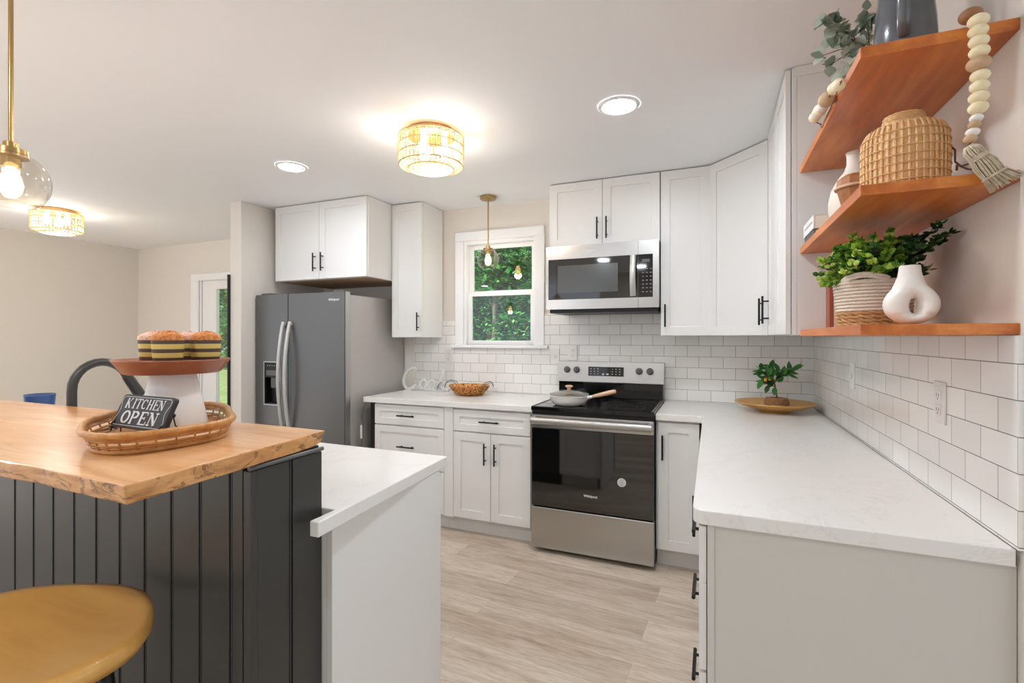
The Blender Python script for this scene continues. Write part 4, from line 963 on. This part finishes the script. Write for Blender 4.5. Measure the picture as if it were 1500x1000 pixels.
# ---- bead garland draped over the highest shelf
t = thing('bead_garland','wooden bead garland with tassel draped over the highest shelf','garland',(-.2,-2.1,2.0355))
right = [((-.085,-2.252,2.053),.021,'bead_brown'),((-.079,-2.270,2.030),.0185,'bead_cream'),((-.080,-2.272,2.007),.0175,'bead_cream'),((-.079,-2.272,1.985),.0175,'bead_cream'),((-.078,-2.272,1.963),.0178,'bead_cream'),((-.079,-2.272,1.938),.0210,'bead_tan'),((-.077,-2.272,1.912),.0170,'bead_cream'),((-.078,-2.272,1.890),.0170,'bead_cream'),((-.079,-2.272,1.867),.0175,'bead_cream'),((-.080,-2.272,1.845),.0175,'bead_cream'),((-.083,-2.272,1.824),.0120,'bead_white'),((-.086,-2.272,1.810),.0115,'bead_tan'),((-.089,-2.272,1.795),.0125,'bead_white'),((-.093,-2.272,1.781),.0120,'bead_tan')]
for p,r,m_ in right:
    MB().sphere(Vector(p),r,20,.74 if r>.015 else .72).build('bead',m_,t,smooth='all')
for p,r,m_ in [((-.301,-2.130,2.006),.0165,'bead_cream'),((-.301,-2.085,2.018),.0175,'bead_cream'),((-.303,-2.000,2.028),.022,'bead_tan'),((-.302,-1.93,2.036),.0155,'bead_white'),((-.302,-1.895,2.042),.0185,'bead_cream'),((-.302,-1.85,2.050),.016,'bead_white'),((-.302,-1.815,2.054),.017,'bead_cream')]:
    MB().sphere(Vector(p),r,20,.95).build('bead',m_,t,smooth='all')
mb = MB(); mb.tube([(-.301,-2.16,2.001),(-.301,-2.10,2.014),(-.302,-2.0,2.028),(-.302,-1.85,2.05),(-.29,-1.78,2.05),(-.24,-1.74,2.0375),(-.18,-1.85,2.0375),(-.06,-2.0,2.0375),(-.06,-2.12,2.0375),(-.08,-2.235,2.038),(-.079,-2.262,2.045),(-.079,-2.272,2.0),(-.079,-2.272,1.87),(-.089,-2.272,1.795),(-.096,-2.274,1.765)],.0018,6)
mb.tube([(-.301,-2.16,2.001),(-.303,-2.05,1.985),(-.302,-1.93,1.975),(-.30,-1.89,2.0)],.0012,5)
mb.build('string','leather',t,smooth='all')
# tassel
hd_ = Vector((-.098,-2.276,1.765)); e_ = Vector((-.045,-2.280,1.680)); ax = (e_-hd_).normalized()
T_ = lambda q, r, a: hd_ + ax*q + (Vector((0,1,0))*cos(a) + ax.cross(Vector((0,1,0))).normalized()*sin(a))*r
mb = MB()
for k in range(70):
    a=2*pi*k/70+rnd(-.1,.1); rr_=rnd(.75,1)
    mb.tube([T_(0,.008*rr_,a),T_(.012,.017*rr_,a),T_(.030,.015*rr_,a),T_(.05,.021*rr_,a),T_(.075,.020*rr_,a+.1),T_(.098+rnd(0,.010),(.030)*rr_,a+.2)+Vector((.006,0,.002))],.0013,4)
mb.tube([T_(q,r,a_) for q,r,a_ in [(.026+.0012*i/6,.0165,i*pi/6) for i in range(48)]],.0014,5)
mb.tube([T_(.076+.001*i/6,.0215,i*pi/6) for i in range(24)],.0012,5)
lab(mb.build('tassel','hemp',t,smooth='all'),'frayed hemp tassel')
# ================================================================== MIDDLE SHELF
z2 = 1.7145
c = Vector((-.143,-2.05,z2))
t = thing('rattan_vase','woven rattan covered vase with a narrow neck on the middle shelf','vase',c)
pr = [(0,0),(.084,0),(.087,.01),(.088,.12),(.086,.155),(.078,.176),(.060,.186),(.042,.190),(.039,.215),(.035,.218),(.033,.21),(.034,.19),(0,.18)]
lab(MB().lathe(pr,c,48).build('body','rattan',t,smooth='all'),'bundled cane body')
def prof_r(z):
    P_=[(.085,0),(.087,.01),(.088,.12),(.086,.155),(.078,.176),(.060,.186),(.043,.192)]
    for (r0,z0_),(r1,z1_) in zip(P_,P_[1:]):
        if z0_<=z<=z1_: return r0+(r1-r0)*(z-z0_)/(z1_-z0_)
    return .043
mb = MB()
for i in range(40):
    a=2*pi*i/40; mb.tube([(c.x+(prof_r(z)+.002)*cos(a),c.y+(prof_r(z)+.002)*sin(a),c.z+z) for z in (.003,.03,.06,.09,.12,.145,.160,.170,.178)],.0033,5)
lab(mb.build('vertical_canes','rattan',t,smooth='all'),'upright cane ribs')
M['cane_dark']=mat('cane_binding',(214,170,116),.6)
mb = MB()
for k in range(8):
    z=.012+.0205*k; r=prof_r(z)+.005; mb.tube([(c.x+(r+.0012*sin(i*pi))*cos(2*pi*i/60),c.y+r*sin(2*pi*i/60),c.z+z) for i in range(60)],.0017,5,True)
lab(mb.build('binding_rings','cane_dark',t,smooth='all'),'thin horizontal binding')
mb = MB()
for k in range(6):
    z=.185+.0058*k; r=.062 if k==0 else (.045-.001*k); mb.tube([(c.x+(r+.0012*(-1)**(i+k))*cos(2*pi*i/36),c.y+(r+.0012*(-1)**(i+k))*sin(2*pi*i/36),c.z+z) for i in range(36)],.0034,5,True)
lab(mb.build('woven_neck','rattan',t,smooth='all'),'braided neck')
mb = MB(); e0=Vector((c.x+.088,c.y-.02,c.z+.12)); mb.tube([e0,e0+Vector((.006,-.01,-.015)),e0+Vector((.004,-.015,-.045)),e0+Vector((.012,-.025,-.060)),e0+Vector((.030,-.030,-.056)),e0+Vector((.042,-.034,-.062))],.0022,6)
mb.tube([e0+Vector((.010,-.022,-.058)),e0+Vector((.022,-.03,-.070)),e0+Vector((.034,-.034,-.074))],.0022,6); mb.tube([e0+Vector((.006,-.02,-.055)),e0+Vector((.004,-.024,-.068))],.0028,6)
lab(mb.build('tie_cord','leather',t,smooth='all'),'brown leather tie')
c = Vector((-.166,-1.70,z2))
o = MB().lathe([(0,0),(.05,0),(.066,.02),(.077,.06),(.078,.09),(.070,.13),(.052,.165),(.034,.19),(.027,.21),(.026,.235),(.029,.25),(.025,.25),(.022,.235),(.022,.20),(0,.19)],c,48).build('bottle_vase','ceramic_cream',smooth='all')
tag(setorigin(o,c),'matte cream bottle vase at the back of the middle shelf','vase')
c = Vector((-.205,-1.865,z2))
t = thing('wooden_canister','small round reddish wood canister beside the rattan vase on the middle shelf','canister',c)
mb = MB(); mb.lathe([(0,0),(.030,0),(.034,.03),(.048,.085),(.048,.088),(0,.088)],c,12); mb.build('base','copperwood',t)
mb = MB(); mb.lathe([(0,.0885),(.053,.0885),(.055,.092),(.053,.096),(0,.096)],c,36); lab(mb.build('rim','palewood',t,smooth=True),'paler rim')
mb = MB(); mb.lathe([(0,.0965),(.050,.0965),(.047,.118),(.030,.130),(0,.133)],c,12); mb.build('lid','copperwood',t)
def book(x0,x1,y0,y1,z0,z1,label,cm,spine='x0',group=None):
    t = thing('book',label,'book',((x0+x1)/2,(y0+y1)/2,z0),group)
    return t
M['book_white']=mat('white_cover',(228,226,224),.6); M['book_dark']=mat('dark_grey_cover',(92,90,90),.6); M['paper']=mat('paper_pages',(226,220,206),.8)
M['book_red']=mat('red_brown_cover',(150,78,54),.6); M['book_sage']=mat('sage_cover',(122,136,104),.6); M['book_cream']=mat('cream_cover',(222,208,184),.6)
def flatbook(x0,x1,y0,y1,z0,z1,label,cm):
    t = thing('book',label,'book',((x0+x1)/2,(y0+y1)/2,z0),'books stacked flat on the middle shelf')
    mb=MB(); mb.box(x0,x1,y0,y1,z0,z0+.0025); mb.box(x0,x1,y0,y1,z1-.0025,z1); mb.box(x0,x0+.003,y0,y1,z0+.0025,z1-.0025); mb.build('cover',cm,t)
    MB().box(x0+.0032,x1-.003,y0+.003,y1-.003,z0+.0027,z1-.0027).build('pages','paper',t); return t
flatbook(-.268,-.10,-1.60,-1.41,z2,z2+.030,'dark grey book, lower of the two lying flat on the middle shelf','book_dark')
t=flatbook(-.272,-.11,-1.61,-1.41,z2+.0303,z2+.078,'white book, upper of the two lying flat on the middle shelf','book_white')
mb=MB()
for k in range(14): mb.box(-.2726,-.272,-1.59+.011*k,-1.584+.011*k,z2+.052,z2+.060)
M['faintprint']=mat('faint_print',(176,174,172),.6); mb.build('spine_print','faintprint',t)
# ================================================================== LOWEST SHELF
z3 = 1.3905
c = Vector((-.172,-1.905,z3))
t = thing('potted_greenery','bushy green plant in a cream and jute rope basket on the lowest shelf','potted plant',c)
def bk(z): return .082+.012*z/.13
mb = MB(); mb.lathe([(0,0),(.081,0),(.084,.042),(.080,.042),(.076,.006),(0,.006)],c,40)
for k in range(4):
    z=.006+.0105*k; r=bk(z)
    for ph in (0,pi): mb.tube([(c.x+(r+.0022*sin(i*.9+ph))*cos(2*pi*i/70),c.y+(r+.0022*sin(i*.9+ph))*sin(2*pi*i/70),c.z+z+.003*cos(i*.9+ph)) for i in range(70)],.0042,5,True)
lab(mb.build('jute_base','jute',t,smooth='all'),'tan braided jute bottom band')
mb = MB(); mb.lathe([(0,.0425),(.085,.0425),(.094,.13),(.089,.13),(.081,.05),(0,.05)],c,44)
for k in range(9):
    z=.047+.0095*k; r=bk(z)+.0005; mb.tube([(c.x+r*cos(2*pi*i/60),c.y+r*sin(2*pi*i/60),c.z+z) for i in range(60)],.005,6,True)
mb.build('rope_basket','rope',t,smooth='all')
# handle arch toward the camera: from rim to rim
for am in (-2.05, 1.09):
    mb = MB()
    for q in (0,1): mb.tube([(c.x+.094*cos(am+s),c.y+.094*sin(am+s),c.z+.130+.016*(max(cos(s/.62*pi/2),0))**.7-.008*q) for s in [(-.62+1.24*i/16) for i in range(17)]],.0052,6)
    lab(mb.build('handle','rope',t,smooth='all'),'cream rope loop handle')
lv1=MB(); lv2=MB(); mb=MB(); base=c+Vector((0,0,.10))
targets=[]
for k in range(95):
    a=rnd(0,2*pi); el_=rnd(.05,1.25); r=rnd(.10,.15); v=Vector((cos(a)*cos(el_)*r*.98, sin(a)*cos(el_)*r*1.15, .035+sin(el_)*r*.95))
    p=base+v; p.z=min(p.z,1.672); p.x=min(p.x,-.02); p.x=max(p.x,-.295)
    targets.append(p)
targets += [Vector((-.03,-1.95,1.665)),Vector((-.025,-1.93,1.62)),Vector((-.03,-2.0,1.63)),Vector((-.305,-1.93,1.585)),Vector((-.31,-1.92,1.545)),Vector((-.30,-1.93,1.51))]
for p in targets:
    b0_=base+Vector((rnd(-.04,.04),rnd(-.04,.04),0)); md_=b0_.lerp(p,.55)+Vector((0,0,.02)); 
    pts=[b0_.lerp(md_,k/3) for k in range(3)]+[md_.lerp(p,k/5) for k in range(6)]
    for q in pts: q.z=min(q.z,1.675)
    mb.tube(pts,.0011,4)
    tgt = lv2 if (p.x>-.11 or random.random()<.2) else lv1
    for k,q in enumerate(pts[2:]):
        for _ in range(10):
            d=rvec(); d.z=abs(d.z)*.5; d.normalize(); l_=rnd(.012,.019) if tgt is lv1 else rnd(.016,.026)
            if q.z+d.z*l_>1.685: d.z=-abs(d.z)
            disc_leaf(tgt,q,d,rvec(),l_,l_*(.85 if tgt is lv1 else .45),4,.15)
mb.build('stems','stem',t); lab(lv1.build('boxwood_leaves','boxleaf',t,smooth='all'),'small round bright green leaves'); lab(lv2.build('dark_leaves','darkleaf',t,smooth='all'),'dark narrow leaves')
# donut vase
dx=Vector((.995,-.10,0)).normalized(); dy=Vector((.10,.995,0)); dc=Vector((-.152,-2.13,z3))
t = thing('donut_vase','matte white vase with a hole through its rounded body on the lowest shelf','vase',dc)
bm=bmesh.new(); NU,NV=56,22
def outer(a):   # outline of the body incl. hole; returns (center x, z), tube radius (in plane, across), depth radius
    return None
# build as an implicit ring: tube around the hole with varying thickness
vs=[];fs=[]
hx,hz=.004,.046
for i in range(NU):
    a=2*pi*i/NU
    # inner hole edge and outer edge along direction a
    ri_x,ri_z=.008,.018
    ix=hx+ri_x*cos(a); iz=hz+ri_z*sin(a)
    # outer pear outline
    s=sin(a); cx_=.056*cos(a)*(1-.34*max(s,0)**2); cz_=(.050*s) if s<0 else (.060*s)
    ox_=cx_; oz_=.050+cz_; oz_=max(oz_,.0005)
    m_x=(ix+ox_)/2; m_z=(iz+oz_)/2; hx_=(ox_-ix)/2; hz_=(oz_-iz)/2
    dep=.030 if s>-.6 else .027
    for j in range(NV):
        b=2*pi*j/NV; p=dc+dx*(m_x+hx_*cos(b))+dy*(dep*sin(b))+Vector((0,0,max(m_z+hz_*cos(b),.0003))); vs.append(p)
for i in range(NU):
    for j in range(NV):
        i2=(i+1)%NU;j2=(j+1)%NV; fs.append((i*NV+j,i2*NV+j,i2*NV+j2,i*NV+j2))
mb=MB(); mb.add(vs,fs)
nk=dc+dx*(-.002)
mb.lathe([(.036,.088),(.030,.104),(.025,.118),(.0225,.132),(.0215,.146),(.019,.146),(.019,.12),(0,.118)],nk,36,sx=1,sy=.88)
o_=mb.build('vase_body','ceramic',t,smooth='all')
rm=o_.modifiers.new('remesh','REMESH'); rm.mode='VOXEL'; rm.voxel_size=.0022; rm.use_smooth_shade=True
sm=o_.modifiers.new('smooth','SMOOTH'); sm.iterations=10; sm.factor=.6
# upright books behind the basket
for xa,xb,cm,l,h in ((-.259,-.248,'book_red','slim red brown book standing upright at the left end of the lowest shelf',.155),(-.2475,-.238,'book_cream','slim cream book standing upright between the red brown and sage books',.15),(-.2375,-.231,'book_sage','thin sage green book standing upright nearest the rope basket',.148)):
    t=thing('book',l,'book',((xa+xb)/2,-1.7,z3),'slim upright books on the lowest shelf')
    mb=MB(); mb.box(xa,xa+.0015,-1.80,-1.745,z3,z3+h); mb.box(xb-.0015,xb,-1.80,-1.745,z3,z3+h); mb.box(xa+.0015,xb-.0015,-1.80,-1.7985,z3,z3+h); mb.build('cover',cm,t)
    MB().box(xa+.0017,xb-.0017,-1.7983,-1.748,z3+.002,z3+h-.002).build('pages','paper',t)
# ================================================================== OUTSIDE
def leafcloud(center, rad, n, size, mb):
    c=Vector(center)
    for _ in range(n):
        v=rvec()*(rnd(.35,1)**.5); p=c+Vector((v.x*rad[0],v.y*rad[1],v.z*rad[2]))
        d=rvec(); d.z*=.4; d.normalize(); u=Vector((rnd(-.5,.5),rnd(-.5,.5),1)).normalized(); s_=d.cross(u).normalized(); l=size*rnd(.6,1.3)
        mb.add([p,p+d*l*.5+s_*l*.3,p+d*l,p+d*l*.5-s_*l*.3],[(0,1,2,3)])
def tree(x,y,h,r,label,trunk=.10,blobs=6,n=420,size=.16,low=1.2):
    t=thing('tree',label,'tree',(x,y,-.35),'trees outside the window')
    mb=MB(); mb.tube([(x,y,-.35),(x+rnd(-.1,.1),y,h*.35),(x+rnd(-.2,.2),y,h*.8)],[trunk,trunk*.8,trunk*.4],10)
    mb2=MB()
    for k in range(blobs):
        a=rnd(0,2*pi); q=rnd(.2,1)*r; z=rnd(low,h); cx,cy=x+q*cos(a),y+q*sin(a)*.7
        mb.tube([(x,y,max(z-.6,.5)),(cx,cy,z)],[trunk*.3,.01],5)
        leafcloud((cx,cy,z),(rnd(.6,1.0)*r*.6,r*.5,rnd(.25,.5)),n,size,mb2)
    mb.build('trunk','bark',t,smooth='all'); mb2.build('foliage','treeleaf',t)
random.seed(21)
tw=[(-4.55,5.0),(-6.6,6.7),(-4.3,8.0),(-6.6,9.4),(-4.6,10.4),(-8.6,10.8),(-6.6,12.2)]
for i,(x,y) in enumerate(tw): tree(x,y,4.6,.95,'leafy green tree seen through the kitchen window',rnd(.06,.12),12,400,.13,1.0)
for i,(x,y) in enumerate([(-12.0,6.0),(-14.4,8.0),(-12.2,9.6),(-17.2,9.4),(-15.6,12.2),(-19.8,12.0)]): tree(x,y,4.6,1.0,'leafy green tree seen through the glass patio door',.12,12,400,.18,1.3)
mb=MB()
for x0,x1,nk in ((-13,-4,120),(-32,-19,110),(-19,-13,24),(-4,6,24)):
    for k in range(nk): leafcloud((rnd(x0,x1),rnd(14.6,17.5),rnd(.2,6.6)),(1.1,.8,1.0),260,.30,mb)
o=mb.build('forest_edge','treeleaf'); o['kind']='stuff'; tag(o,'dense green forest edge filling the view outside','foliage'); setorigin(o,(-13,14,-.35))
mb=MB()
for k in range(22): x=-5.4+2.6*k/21; leafcloud((x+rnd(-.3,.3),4.0+rnd(0,.25),rnd(-.1,.25)),(.25,.2,.22),110,.09,mb)
o=mb.build('undergrowth','treeleaf'); o['kind']='stuff'; tag(o,'low leafy undergrowth below the trees outside the window','shrubs'); setorigin(o,(-5,6,-.35))
